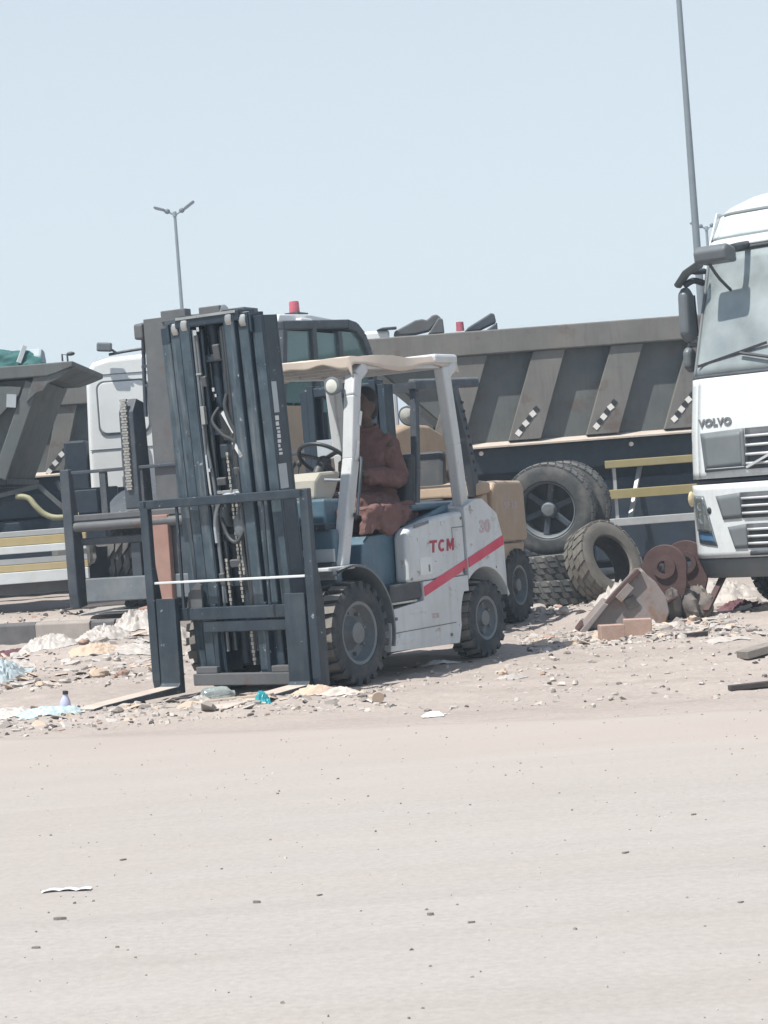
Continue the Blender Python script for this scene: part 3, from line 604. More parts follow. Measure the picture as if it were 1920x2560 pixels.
# ------------- carriage, backrest and forks
XC=.545
def bar(x0,x1,y0,y1,z0,z1,n,m='black_paint',bv=.006): MB().bx(x0,x1,y0,y1,z0,z1).build(n,m,F1,bevel=bv)
bar(.50,XC,-.66,.63,.515,.60,'carriage_bar'); bar(.49,.535,-.30,.46,.43,.505,'carriage_plate')
bar(.50,.56,-.40,.47,.075,.155,'carriage_bar','heavy_grey'); bar(.49,.55,-.38,-.20,.155,.20,'carriage_hook','heavy_grey'); bar(.49,.55,.25,.42,.155,.20,'carriage_hook','heavy_grey')
for s in (-1,1): bar(.44,.52,s*.21-.015,s*.21+.015,.10,.62,'carriage_upright','mast_paint')
bar(.555,.60,-.69,.645,1.285,1.345,'backrest_top_bar')
bar(.56,.585,-.655,.60,.772,.788,'backrest_rod','sticker_white',.003)
for y in (-.42,.30):
    bar(.567,.583,y-.010,y+.010,.60,1.285,'backrest_upright','black_paint',.003)
for s,y in ((-1,-.69),(1,.645)):
    b=MB().prism([(.50,.06),(.585,.05),(.60,.12),(.60,1.345),(.55,1.345),(.55,.9),(.50,.62)],'y',y-.035,y+.035); b.build('backrest_post','black_paint',F1,bevel=.008)
for y in (-.555,.515):
    q=MB().prism([(.56,.03),(.56,.665),(.605,.675),(.612,.10),(.635,.078),(1.40,.048),(1.50,.038),(1.50,.028)],'y',y-.083,y+.083)
    fk=q.build('fork','black_paint',F1,bevel=.008)
    MB().prism([(.60,.0805),(.66,.0790),(1.39,.0508),(1.495,.0405),(1.495,.0385),(.60,.0785)],'y',y-.078,y+.078).build('fork_dust','ledge_dust',fk)
    MB().bx(.50,.56,y-.06,y+.06,.56,.63).build('fork_hook','black_paint',F1,bevel=.005)
MB().prism([(-.30,.60),(-.30,.75),(-.335,.77),(-.41,.70),(-.43,.60)],'x',.51,.53).build('carriage_gusset','heavy_grey',F1)
MB().bx(-1.36,-.46,-.5,.5,.16,.19).build('undertray','chassis_black',F1)
# exhaust and rear details
MB().bx(-2.095,-2.06,-.35,.35,.60,1.0).build('radiator_grille','plastic_dark',F1)

# ---------------------------------------------------------------- driver
def remesh(o,vox,sm=3,disp=0,size=.08):
    q=o.modifiers.new('re','REMESH'); q.mode='VOXEL'; q.voxel_size=vox; q.use_smooth_shade=True
    q=o.modifiers.new('sm','SMOOTH'); q.factor=.5; q.iterations=sm
    if disp:
        tx=bpy.data.textures.new(o.name+'_fold','CLOUDS'); tx.noise_scale=size; q=o.modifiers.new('d','DISPLACE'); q.texture=tx; q.strength=disp; q.mid_level=.5; q.texture_coords='LOCAL'
def limb(b,pts,rs,n=14,flat=None):
    P=[Vector(p) for p in pts]; rings=[]; m=len(P); Q=[];RS=[]
    for i in range(m-1):
        for k in range(4):
            t=k/4; Q.append(P[i].lerp(P[i+1],t)); RS.append(rs[i]*(1-t)+rs[i+1]*t)
    Q.append(P[-1]); RS.append(rs[-1])
    b.tube(Q,lambda t: RS[min(len(RS)-1,round(t*(len(RS)-1)))],n)
    for p,r in ((P[0],rs[0]),(P[-1],rs[-1])): b.ell(p,(r,r,r),10,7)
    for p,r in zip(P[1:-1],rs[1:-1]): b.ell(p,(r,r,r),12,7)
PX=-1.17
def hand(b,w,d,s,up=(0,0,1)):
    d=Vector(d).normalized(); side=d.cross(Vector(up)).normalized(); u=side.cross(d).normalized()
    w=Vector(w); c=w+d*.045
    b.ell(c,(.032,.036,.018),12,7)
    for k,(o,L) in enumerate(((-.030,.062),(-.010,.074),(.011,.070),(.030,.055))):
        a=c+side*o+d*.028; b.tube([a,a+d*L*.45+u*.006,a+d*L*.72-u*.014,a+d*L*.75-u*.04],.0088,8)
    t=c-side*s*.034-d*.015; b.tube([t,t-side*s*.022+d*.022,t-side*s*.024+d*.05-u*.012],.010,8)
body=MB()
limb(body,[(PX+.02,0,1.20),(PX+.0,0,1.45),(PX-.03,0,1.62)],[.09,.09,.08])
limb(body,[(PX-.03,0,1.66),(PX-.02,0,1.80)],[.058,.054])
hc=Vector((PX+.0,0,1.925)); body.ell(hc+Vector((-.012,0,.02)),(.098,.078,.118),20,14); body.ell(hc+Vector((.035,0,-.055)),(.062,.058,.072),16,10)
body.ell(hc+Vector((.100,0,-.012)),(.022,.016,.026),10,7); body.ell(hc+Vector((.088,0,-.06)),(.014,.026,.009),8,5); body.ell(hc+Vector((.075,0,.022)),(.02,.045,.012),8,5)
for s in (1,-1):
    body.ell(hc+Vector((-.005,s*.078,-.005)),(.022,.012,.032),10,7)
    limb(body,[(PX-.02,s*.19,1.64),(PX-.0,s*.235,1.375),(-.80,s*.19,1.42)],[.036,.036,.030]); hand(body,(-.80,s*.20,1.42),(.9,-s*.25,.35),s)
    limb(body,[(PX+.02,s*.10,1.18),(-.70,s*.15,1.18),(-.50,s*.14,.76)],[.085,.07,.045])
    body.ell((-.44,s*.14,.70),(.13,.045,.045),12,7)
pe=body.build('person','skin'); pe.matrix_world=F1M; remesh(pe,.011,2)
tag(pe,'driver in a long maroon shirt sitting at the forklift wheel','person')
k=MB()
def oval(c,rx,ry,n=24,sq=.85):
    return [Vector((c[0]+math.copysign(abs(math.cos(a))**sq,math.cos(a))*rx,c[1]+math.copysign(abs(math.sin(a))**sq,math.sin(a))*ry,c[2])) for a in [2*PI*i/n for i in range(n)]]
k.loft([oval((PX-.02,0,1.08),.20,.22),oval((PX-.02,0,1.16),.185,.215),oval((PX-.03,0,1.30),.145,.175),oval((PX-.04,0,1.45),.14,.18),oval((PX-.045,0,1.58),.13,.185),oval((PX-.045,0,1.665),.11,.165),oval((PX-.04,0,1.72),.075,.11),oval((PX-.035,0,1.755),.062,.065)])
for s in (1,-1):
    limb(k,[(PX-.05,s*.150,1.63),(PX-.03,s*.235,1.38),(-.87,s*.20,1.40)],[.072,.068,.055])
    k.ell((PX-.0,s*.240,1.365),(.075,.06,.066),12,8)
    limb(k,[(PX,s*.11,1.16),(-.72,s*.15,1.185),(-.62,s*.15,1.08)],[.125,.105,.085])
# skirt of the shirt spread over the lap and hanging beside the seat
k.loft([oval((-.98,.02,1.17),.34,.28,28,.6),oval((-.99,.02,1.08),.345,.295,28,.55),oval((-1.0,.03,1.01),.31,.30,28,.55),oval((-1.02,.03,.975),.27,.30,28,.55)])
k.prism([(-.70,1.10),(-.66,.98),(-.84,1.01),(-1.02,.965),(-1.16,.99),(-1.30,1.10),(-1.25,1.2),(-.8,1.2)],'y',.20,.335)
k.prism([(-.36,1.12),(-.33,.985),(-.48,1.03),(-.66,.985),(-.85,1.05),(-.95,1.14),(-.8,1.19),(-.5,1.19)],'y',.435,.482)
k.bx(-.92,-.38,.10,.475,1.125,1.18)
ks=k.build('shirt','kurta',pe); remesh(ks,.010,3,.030,.13)
tx=bpy.data.textures.new('shirt_crease','MARBLE'); tx.noise_scale=.11; tx.turbulence=9; tx.marble_type='SHARP'; q=ks.modifiers.new('d2','DISPLACE'); q.texture=tx; q.strength=.026; q.mid_level=.5; q.texture_coords='LOCAL'
cl=MB().tube([Vector((PX-.03+.07*math.cos(a),.072*math.sin(a),1.765-.02*math.cos(a))) for a in [2*PI*i/20 for i in range(21)]],.014,8,cap=False).build('collar','kurta',pe,smooth=50)
t=MB()
for s in (1,-1): limb(t,[(-.70,s*.15,1.15),(-.52,s*.14,.80)],[.095,.075])
tr=t.build('trousers','trousers',pe); remesh(tr,.014,3,.02,.08)
h=MB().ell(hc+Vector((-.028,0,.045)),(.100,.088,.105),20,14).ell(hc+Vector((-.06,0,-.02)),(.065,.08,.09),16,10)
hr=h.build('hair','hair',pe); remesh(hr,.012,2,.012,.03)
# ---------------------------------------------------------------- tan forklift behind (local frame as before)
F2=thing('forklift','tan forklift with a black overhead guard parked behind the white forklift','forklift',(-.07,17.24,0),R(243))
b=MB().prism([(-1.19,.76),(-1.19,1.25),(-1.24,1.30),(-1.36,1.315),(-1.84,1.30),(-1.905,1.26),(-1.92,.75)],'y',-.58,.58); c2=b.build('counterweight','tan_paint',F2,bevel=.035,seg=3)
MB().prism([(-1.17,.60),(-1.17,.745),(-1.90,.735),(-1.86,.60),(-1.70,.56)],'y',-.55,.55).build('counterweight_skirt','tan_paint',F2,bevel=.02)
b=MB().prism([(-.40,.50),(-.42,1.0),(-.50,1.06),(-.90,1.17),(-1.175,1.24),(-1.175,.62)],'y',-.50,.54); b.build('engine_hood','tan_paint',F2,bevel=.04,seg=3)
b=MB().prism([(-.86,1.19),(-.88,1.30),(-1.00,1.325),(-1.17,1.31),(-1.17,1.21)],'y',-.50,.57); b.build('rear_cover','tan_paint',F2,bevel=.025,seg=3)
text('lettering','SP 30',.085,'faded_letter',c2,Matrix.Translation((-1.55,.582,1.08))@MX,.0015,0,.003,1.1,1.3)
MB().prism([(.30,.40),(.30,.62),(-.40,.62),(-1.2,.58),(-1.3,.25),(-.4,.22)],'y',-.5,.5).build('chassis','chassis_black',F2,bevel=.02)
T2F=tyre_mesh(.36,.24,.20,22,.03,'block',.05,.56); R2F=rim_mesh(.20,.24,8,.06,.07)
T2R=tyre_mesh(.345,.21,.175,22,.03,'block',.06,.56); R2R=rim_mesh(.175,.21,6,.08,.06)
for s in (1,-1): wheel(F2,(0,s*.48,.355),s,T2F,R2F); wheel(F2,(-1.66,s*.475,.345),s,T2R,R2R,spin=.4)
for a in (0,-1.66): MB().cyl((a,-.42,.35),(a,.42,.35),.07).build('axle','chassis_black',F2,smooth=40)
for s in (1,-1):
    # front fender arch
    pts=arc(0,.36,.46,30,190,16); inn=[(x*.96,.36+(z-.36)*.96) for x,z in pts]
    MB().prism(pts+inn[::-1],'y',s*.34,s*.60).build('front_fender','tan_paint',F2,smooth=35)
    post([(.28,s*.46,.62),(.10,s*.46,1.45),(.02,s*.46,2.14)],.06,.07).build('front_post','heavy_dark',F2,bevel=.008)
    post([(-.92,s*.52,1.20),(-.80,s*.52,1.72),(-.62,s*.51,2.16)],.075,.12).build('rear_post','heavy_dark',F2,bevel=.01)
    MB().beam((.14,s*.50,2.16),(-1.16,s*.50,2.20),.08,.075).build('roof_side_rail','heavy_dark',F2,bevel=.01)
    MB().beam((.14,s*.50,2.205),(-1.16,s*.50,2.246),.05,.012).build('roof_edge_highlight','bare_steel',F2)  # bright strip that paints the sunlit top edge of the rail
for i in range(9): MB().beam((-.70-.022*i,.562,2.02-.075*i),(-.735-.022*i,.562,2.015-.075*i),.006,.022).build('post_slot','marker_black',F2)
for i in range(7):
    x=.10-.2*i; MB().bx(x-.015,x+.015,-.47,.47,2.155+.003*i,2.19+.003*i).build('roof_bar','heavy_dark',F2)
MB().ell((-1.17,.50,2.215),(.05,.03,.03)).build('roof_end_cap','bare_steel',F2,smooth=60)
# mast
for s in (1,-1):
    for (yo,yi,x0,x1,z1) in ((.40,.335,.30,.46,2.18),(.325,.265,.32,.48,2.22)):
        channel(s*yo,s*yi,x0,x1,.1,z1).build('mast_rail','mast_paint',F2,bevel=.004)
    MB().cyl((.26,s*.30,.2),(.26,s*.30,2.0),.04).build('lift_cylinder','mast_paint',F2,smooth=40)
MB().bx(.31,.47,-.33,.33,2.12,2.20).build('mast_crosshead','mast_paint',F2,bevel=.01)
MB().bx(.46,.475,-.30,-.06,1.60,1.76).build('data_plate','sticker_grey',F2)
MB().bx(.50,.56,-.52,.52,.42,.52).build('carriage_bar','black_paint',F2); MB().bx(.50,.56,-.52,.52,.10,.18).build('carriage_bar','black_paint',F2)
for y in (-.40,.36): MB().prism([(.56,.03),(.56,.55),(.60,.55),(.605,.09),(.64,.07),(1.60,.04),(1.60,.03)],'y',y-.06,y+.06).build('fork','black_paint',F2,bevel=.005)
# driver's place: seat, console, valves
MB().prism([(-.50,1.06),(-.48,1.16),(-.95,1.20),(-1.0,1.10)],'y',-.24,.24).build('seat','seat_black',F2,bevel=.03)
MB().prism([(-.90,1.16),(-.98,1.62),(-1.06,1.62),(-1.02,1.14)],'y',-.22,.22).build('backrest','seat_black',F2,bevel=.04)
MB().prism([(.10,.62),(.05,1.30),(-.12,1.34),(-.10,.62)],'y',-.22,.22).build('dashboard','heavy_dark',F2,bevel=.02)
bb=MB(); c0=Vector((-.20,0,1.45)); ring=bb.ring(c0,(-.5,0,.85),.17,24,(0,1,0)); bb.tube(ring+[ring[0]],.014,7,cap=False); bb.beam(c0,ring[0],.02,.01); bb.beam(c0,ring[12],.02,.01); bb.build('steering_wheel','hose',F2,smooth=50)
MB().cyl((-.10,0,1.30),(-.20,0,1.45),.03).build('steering_column','hose',F2)
MB().bx(-.66,-.40,.30,.50,1.07,1.13).build('side_console','sticker_grey',F2,bevel=.015)
# work lamp on a bracket
b=MB().lathe([(.03,-.16),(.06,-.10),(.085,0),(.09,.03),(.078,.035)],(0,0,0),'x',22,True); hl=b.build('work_lamp','rim_grey',F2,smooth=40,loc=(.02,.40,1.92),rot=(0,.35,0))
MB().lathe([(.001,.05),(.05,.045),(.078,.034)],(0,0,0),'x',22).build('lens','lamp_glass',hl,smooth=60)

# ---------------------------------------------------------------- heavy forklift with glazed cab, facing the same way
F3=thing('forklift','heavy forklift with tall grey mast, glazed cab and red beacon behind the others','forklift',(-1.55,21.5,.16),R(243))
XF=.90
def rail3(y0,y1,x0,x1,z0,z1,n,m='heavy_grey',bv=.01): return MB().bx(x0,x1,y0,y1,z0,z1).build(n,m,F3,bevel=bv)
for s,yc in ((-1,-.30),(1,.66)):
    channel(yc+s*.13,yc-s*.13,.62,.90,.35,3.10,.03,.05).build('outer_mast_rail','heavy_grey',F3,bevel=.006)
    channel(yc-s*.145,yc-s*.30,.66,.93,.45,3.06,.03,.04).build('inner_mast_rail','heavy_dark',F3,bevel=.006)
    MB().lathe([(.001,-.05),(.09,-.05),(.10,-.04),(.10,.04),(.09,.05),(.001,.05)],(.80,yc-s*.2,3.06),'y',20).build('guide_roller','bare_steel',F3,smooth=35)
    MB().cyl((.52,yc,.4),(.52,yc,2.3),.07).build('lift_cylinder','heavy_dark',F3,smooth=40); MB().cyl((.52,yc,2.3),(.52,yc,3.0),.045).build('piston_rod','chrome',F3,smooth=40)
rail3(-.43,.75,.66,.80,2.96,3.10,'mast_crosshead'); rail3(-.20,.10,.80,.92,3.04,3.16,'crosshead_pulley_box'); rail3(.25,.5,.80,.90,3.05,3.15,'crosshead_pulley_box')
rail3(-.43,.75,.64,.70,1.55,1.75,'mast_crossmember')
for y in (-.02,.18,.38): MB().cyl((.74,y,.5),(.74,y,2.85),.075,n=16).build('mast_ram','heavy_dark',F3,smooth=40)
MB().bx(.60,.64,-.2,.55,.6,2.95).build('mast_back_plate','heavy_dark',F3)
# chain run on the outer side, hose guide
for i in range(34): MB().box((.975,-.70,1.36+i*.028),(.03,.08 if i%2 else .06,.022)).build('chain_link','chain_steel',F3)
MB().prism([(.70,1.15),(.965,1.15),(.965,2.16),(.88,2.30),(.74,2.26)],'y',-.78,-.60).build('chain_cover','heavy_dark',F3,bevel=.015)
MB().tube([(.80,-.50,3.06),(.80,-.53,2.6),(.80,-.55,2.1)],.022,8,4).build('hydraulic_pipe','heavy_dark',F3,smooth=50)
MB().prism([(.72,2.90),(.9,2.90),(.9,3.06),(.72,3.09)],'y',-.56,-.45).build('hose_sheave_box','heavy_grey',F3,bevel=.02)
for z in (2.42,2.62): MB().beam((.80,-.55,z),(.80,-.42,z+.01),.03,.03).build('pipe_clamp','heavy_dark',F3)
# wide carriage
rail3(-1.55,1.55,.88,.94,1.56,1.595,'backrest_top_bar','heavy_dark',.006)
for y in (-1.07,-.60,.60,1.07): rail3(y-.04,y+.04,.88,.93,1.12,1.56,'backrest_upright','heavy_dark',.006)
rail3(-1.50,1.50,.86,.95,1.06,1.13,'carriage_top_bar','heavy_grey',.012)
MB().cyl((.95,-1.44,1.00),(.95,1.44,1.00),.052,n=18).build('fork_shaft','heavy_grey',F3,smooth=40)
for s in (-1,1):
    MB().prism([(.80,.16),(.96,.14),(.98,.30),(.98,1.62),(.90,1.62),(.86,1.20),(.80,.9)],'y',s*1.55-.05 if s>0 else -1.58,s*1.55+.03 if s>0 else -1.46).build('carriage_end_plate','heavy_dark',F3,bevel=.015)
rail3(-1.46,1.46,.80,.86,.80,.88,'carriage_bar','heavy_dark'); rail3(-1.46,-.75,.80,.86,.45,.70,'carriage_brace','heavy_dark') if 0 else None
rail3(-.82,-.70,.80,.87,.42,.80,'carriage_upright','heavy_dark'); rail3(.70,.82,.80,.87,.42,.80,'carriage_upright','heavy_dark')
rail3(-1.38,1.38,.82,.94,.20,.45,'carriage_lower_plate','rim_grey',.012)
for y in (-.36,.70):
    MB().prism([(.92,.10),(.92,1.07),(.99,1.07),(1.0,.20),(1.04,.16),(1.35,.14),(1.35,.11)],'y',y-.10,y+.10).build('fork','fork_rust',F3,bevel=.01)
# body
T3=tyre_mesh(.62,.38,.34,16,.045,'chev',.16,.62); R3=rim_mesh(.34,.38,10,.12,.13)
for s in (-1,1):
    for yy in (.66,1.08): wheel(F3,(.05,s*yy,.62),s,T3,R3,'rim_grey','rubber_dusty',spin=.3+yy)
    wheel(F3,(-3.0,s*.85,.62),s,T3,R3,'rim_grey','rubber_dusty')
for a in (.05,-3.0): MB().cyl((a,-.8,.62),(a,.8,.62),.14).build('axle','chassis_black',F3,smooth=40)
MB().prism([(.45,.55),(.45,1.0),(-.4,1.15),(-1.6,1.15),(-3.9,1.15),(-3.9,.7),(-3.5,.62),(-2.4,.62),(-2.2,.5)],'y',-.62,.62).build('chassis','heavy_dark',F3,bevel=.03)
b=MB().prism([(-2.30,1.15),(-2.34,1.72),(-2.45,1.80),(-3.1,1.92)]+arc(-3.75,1.50,.42,85,0,8)[0:0]+[(-3.6,1.90),(-3.95,1.80),(-4.12,1.62),(-4.16,1.15)],'y',-.62,.62); b.build('engine_hood','tan_paint',F3,bevel=.06,seg=4)
MB().prism([(-3.5,.62),(-3.5,1.14),(-4.2,1.14),(-4.28,.9),(-4.2,.55)],'y',-.95,.95).build('counterweight','tan_paint',F3,bevel=.05)
pts=arc(-3.0,.62,.78,20,160,16); inn=[(x,z) for x,z in arc(-3.0,.62,.72,20,160,16)]
for s in (1,-1): MB().prism(pts+inn[::-1],'y',s*.63,s*1.05).build('rear_fender','tan_paint',F3,smooth=30)
for s in (1,-1): MB().prism(arc(.05,.62,.76,30,170,16)+arc(.05,.62,.71,30,170,16)[::-1],'y',s*.55,s*1.3).build('front_fender','heavy_dark',F3,smooth=30)
# cab: dark frame with rounded rear top, glass, white roof, seat
def cabpost(p,w=.08,h=.09,n='cab_post',m='heavy_dark'): return post(p,w,h).build(n,m,F3,bevel=.012)
for s in (1,-1):
    y=s*.60
    cabpost([(.10,y,1.2),(-.06,y,2.2),(-.20,y,2.98)]); cabpost([(-.82,y,1.2),(-.82,y,2.98)],.09,.10); cabpost([(-1.45,y,1.2),(-1.42,y,2.95)],.08,.10)
    rp=[(-1.62,3.045),(-1.82,3.02),(-1.98,2.92),(-2.10,2.74),(-2.17,2.5),(-2.20,2.2),(-2.22,1.2)]
    cabpost([(q[0],y,q[1]) for q in rp],.10,.11,'cab_rear_post')
    MB().beam((-.14,y,2.97),(-1.66,y,3.05),.09,.10).build('cab_roof_rail','heavy_dark',F3,bevel=.015)
    MB().prism([(.02,2.15),(-.75,2.15),(-.75,2.93),(-.15,2.92)],'y',y-.006,y+.006).build('window_pane','glass_cab',F3)
    MB().prism([(-.88,1.75),(-1.38,1.75),(-1.38,2.93),(-.88,2.93)],'y',y-.006,y+.006).build('window_pane','glass_cab',F3)
    MB().prism([(-1.46,1.75),(-2.18,1.75),(-2.15,2.5),(-2.08,2.7),(-1.96,2.88),(-1.8,2.96),(-1.46,2.96)],'y',y-.006,y+.006).build('window_pane','glass_cab',F3)
    MB().prism([(.10,1.2),(-2.2,1.2),(-2.2,1.75),(-.88,1.75),(-.80,2.12),(.0,2.12)],'y',y-.02,y+.02).build('cab_side_panel','tan_paint',F3)
MB().prism([(-.02,2.14),(-.01,2.14),(-.16,2.93),(-.17,2.93)],'y',-.56,.56).build('windscreen','glass_cab',F3)
MB().prism([(-2.21,1.8),(-2.20,1.8),(-2.15,2.5),(-2.16,2.5)],'y',-.56,.56).build('rear_window','glass_cab',F3)
MB().prism([(-.16,3.00),(-.22,3.10),(-.9,3.13),(-1.5,3.10),(-1.66,3.09),(-1.66,3.06)],'y',-.56,.56).build('cab_roof','white_truck',F3,bevel=.02)
MB().prism([(-1.40,3.055),(-1.70,3.085),(-1.9,3.04),(-2.06,2.9),(-2.16,2.68),(-2.20,2.4),(-2.16,2.4),(-2.12,2.66),(-2.02,2.85),(-1.88,2.98),(-1.68,3.03),(-1.40,3.0)],'y',-.55,.55).build('cab_rear_shell','heavy_dark',F3,smooth=40)
MB().bx(-.55,-.80,.52,.64,3.0,3.07).build('roof_trim','white_truck',F3,bevel=.015)
MB().prism([(-.95,1.3),(-.95,1.75),(-1.40,1.78),(-1.50,2.40),(-1.62,2.40),(-1.55,1.3)],'y',-.25,.25).build('seat','seat_grey',F3,bevel=.04)
MB().prism([(-.10,1.3),(-.12,2.25),(-.38,2.30),(-.42,2.2),(-.3,1.3)],'y',-.3,.3).build('dashboard','cab_interior',F3,bevel=.02)
MB().bx(-.45,-.22,.18,.42,2.50,2.74).build('rear_mirror','plastic_dark',F3,bevel=.03); MB().beam((-.33,.30,2.5),(-.45,.38,2.2),.025,.025).build('mirror_stalk','plastic_dark',F3)
for y0 in (.10,): MB().bx(-1.02,-1.16,y0,y0+.01,2.0,2.75).build('sun_curtain','tarp_teal',F3); MB().bx(-1.22,-1.34,y0,y0+.01,2.0,2.60).build('sun_curtain','tarp_teal',F3)
be=MB().lathe([(.001,.0),(.06,.0),(.055,.11),(.05,.125),(.001,.13)],(0,0,0),'z',18).build('beacon','lens_red',F3,smooth=40,loc=(-.75,.45,3.15)); MB().bx(-.10,.08,-.08,.08,-.035,.0).build('beacon_base','plastic_dark',be)
MB().beam((-.70,.45,3.14),(-1.0,.47,3.15),.02,.02).build('aerial_bar','plastic_dark',F3)

# ---------------------------------------------------------------- white tractor unit on the right (x forward, y left; origin under the front bumper centre)
VT=thing('truck','white tractor truck cab with dusty windscreen facing left at the right edge','truck',(2.60+1.25*.766,17.6-1.25*.643,0),R(230))
def lerpt(tab,z):
    for (a,xa),(b_,xb) in zip(tab,tab[1:]):
        if z<=b_: return xa+(xb-xa)*max(0,(z-a)/(b_-a))
    return tab[-1][1]
VP=[(.30,-.10),(.50,0),(1.14,.0),(1.19,-.015),(1.6,-.045),(2.07,-.13),(3.12,-.55),(3.2,-.62),(3.44,-.82),(3.52,-.92),(3.60,-1.15),(3.64,-1.5)]
def VX(y,z,off=0):
    a=abs(y); e=min(1,max(0,(a-1.0)/.25)); return lerpt(VP,z)-.05*(y/1.2)**2-.26*(1-math.sqrt(1-e*e*.995))+off
def vpanel(y0,y1,z0,z1,n,m,off=0,solid=.03,ny=24,nz=8,par=None,smooth=50,shape=None):
    def fn(u,v):
        if shape: y,z=shape(u,v)
        else: y=y0+(y1-y0)*u; z=z0+(z1-z0)*v
        return (VX(y,z,off),y,z)
    return MB().grid(fn,ny,nz).build(n,m,par or VT,smooth=smooth,solid=solid,recalc=False)
def quad(tl,tr,br,bl):
    def f(u,v):
        y=(bl[0]*(1-u)+br[0]*u)*(1-v)+(tl[0]*(1-u)+tr[0]*u)*v; z=(bl[1]*(1-u)+br[1]*u)*(1-v)+(tl[1]*(1-u)+tr[1]*u)*v; return y,z
    return f
bmp=vpanel(-1.25,1.25,.50,1.14,'bumper','volvo_white',0,.04,50,12)
vpanel(-1.24,1.24,.33,.495,'bumper_spoiler','plastic_grey',-.02,.04,50,4)
vpanel(-1.23,1.23,1.145,1.185,'bumper_gap','plastic_dark',-.045,.02,40,2)
fp=vpanel(-1.085,1.085,1.19,2.06,'front_panel','volvo_white',0,.03,44,14)
for s in (-1,1): vpanel(s*1.25,s*1.095,1.19,2.06,'corner_panel','volvo_white',0,.03,10,14)
ws=vpanel(-1.18,1.18,2.09,3.10,'windscreen','glass_volvo',-.012,.006,40,14)
for s in (-1,1): vpanel(s*1.25,s*1.185,2.06,3.14,'pillar','plastic_grey',-.005,.03,6,14)
vpanel(-1.25,1.25,2.062,2.088,'windscreen_seal','plastic_dark',0,.02,40,2)
vpanel(-1.25,1.25,3.105,3.135,'windscreen_seal','plastic_dark',0,.02,40,2)
vpanel(-1.25,1.25,3.138,3.21,'brow_panel','volvo_white',.012,.03,40,4)
vpanel(-1.12,1.12,3.235,3.43,'roof_window','glass_roof',-.006,.008,40,6)
vpanel(-1.25,1.25,3.213,3.234,'roof_window_frame','plastic_grey',-.003,.02,40,2); vpanel(-1.25,1.25,3.432,3.452,'roof_window_frame','plastic_grey',-.003,.02,40,2)
for s in (-1,1): vpanel(s*1.25,s*1.125,3.235,3.43,'roof_corner','volvo_white',0,.03,8,6)
# roof shell
def roof(u,v):
    y=-1.25+2.5*u; e=min(1,max(0,(abs(y)-.8)/.45)); dr=.18*(1-math.sqrt(1-e*e*.99))
    if v<.4:
        z=3.453+(3.62-3.453)*(v/.4); return (VX(y,z)-.0,y,z-dr*(v/.4))
    t=(v-.4)/.6; return (VX(y,3.62)-(2.35+VX(y,3.62))*t,y,3.62+.05*math.sin(PI*t)-dr)
MB().grid(roof,40,20).build('roof','volvo_white',VT,smooth=60,solid=.02,recalc=False)
for s in (-1,1):
    MB().prism([(-.30,1.15),(-.40,2.05),(-.72,3.10),(-.95,3.48),(-2.35,3.45),(-2.35,1.0),(-1.95,1.0),(-1.85,1.12),(-1.0,1.12),(-.85,.95),(-.35,.95)],'y',s*1.235,s*1.25).build('side_wall','volvo_white',VT,bevel=.004)
    MB().prism([(-.45,2.12),(-.72,2.98),(-1.3,2.98),(-1.3,2.12)],'y',s*1.252,s*1.257).build('side_window','glass_volvo',VT)
MB().bx(-2.36,-2.33,-1.23,1.23,1.0,3.44).build('rear_wall','white_truck',VT)
MB().bx(-2.3,-.4,-1.2,1.2,1.10,1.16).build('cab_floor','plastic_dark',VT)
# lettering, badge and grilles
MV=Matrix(((0,0,1,0),(1,0,0,0),(0,1,0,0),(0,0,0,1)))
text('lettering','VOLVO',.088,'letter_dark',fp,Matrix.Translation((VX(-.9,1.672)+.026,-.895,1.672))@Matrix.Rotation(R(-3.6),4,'Z')@Matrix.Rotation(R(-9),4,'Y')@MV,.003,0,.004,1.04,1.12)
vpanel(0,0,0,0,'grille_panel','plastic_grey',.022,.02,12,8,None,40,quad((-1.045,1.585),(-.605,1.60),(-.60,1.255),(-1.005,1.245)))
vpanel(0,0,0,0,'grille_panel_face','plastic_grey',.034,.006,12,8,None,40,quad((-1.015,1.565),(-.635,1.575),(-.63,1.285),(-.985,1.275)))
vpanel(-.98,-.60,1.268,1.276,'grille_lip','sticker_grey',.042,.006,10,1)
vpanel(-.595,.60,1.25,1.60,'grille_back','plastic_dark',.018,.01,20,4)
for i in range(4): vpanel(-.58,.58,1.285+i*.078,1.308+i*.078,'grille_slat','silver_slat',.040,.02,20,1)
MB().beam((VX(-.56,1.27)+.05,-.57,1.265),(VX(-.25,1.38)+.05,-.25,1.40),.03,.02).build('badge_bar','silver_slat',VT)
def pocket(tl,tr,br,bl,ys,nsl):
    vpanel(0,0,0,0,'bumper_grille_panel','plastic_grey',.022,.02,8,5,bmp,40,quad(tl,tr,br,bl))
    vpanel(ys,.62,br[1]+.0,tr[1],'bumper_grille_back','plastic_dark',.022,.01,16,2,bmp)
    for i in range(nsl):
        z=br[1]+.03+(tr[1]-br[1]-.03)*i/nsl; vpanel(ys+.015,.6,z,z+.022,'bumper_grille_slat','silver_slat',.040,.02,16,1,bmp)
pocket((-.905,1.035),(-.66,1.055),(-.66,.835),(-.845,.83),-.655,3)
pocket((-.805,.765),(-.62,.785),(-.62,.575),(-.745,.575),-.615,3)
vpanel(-.60,.60,.512,.548,'licence_recess','plastic_dark',.022,.01,12,1)
MB().ell((VX(-.985,.915)+.022,-.985,.915),(.012,.022,.03),12,7).build('tow_hole','marker_black',bmp,smooth=60)
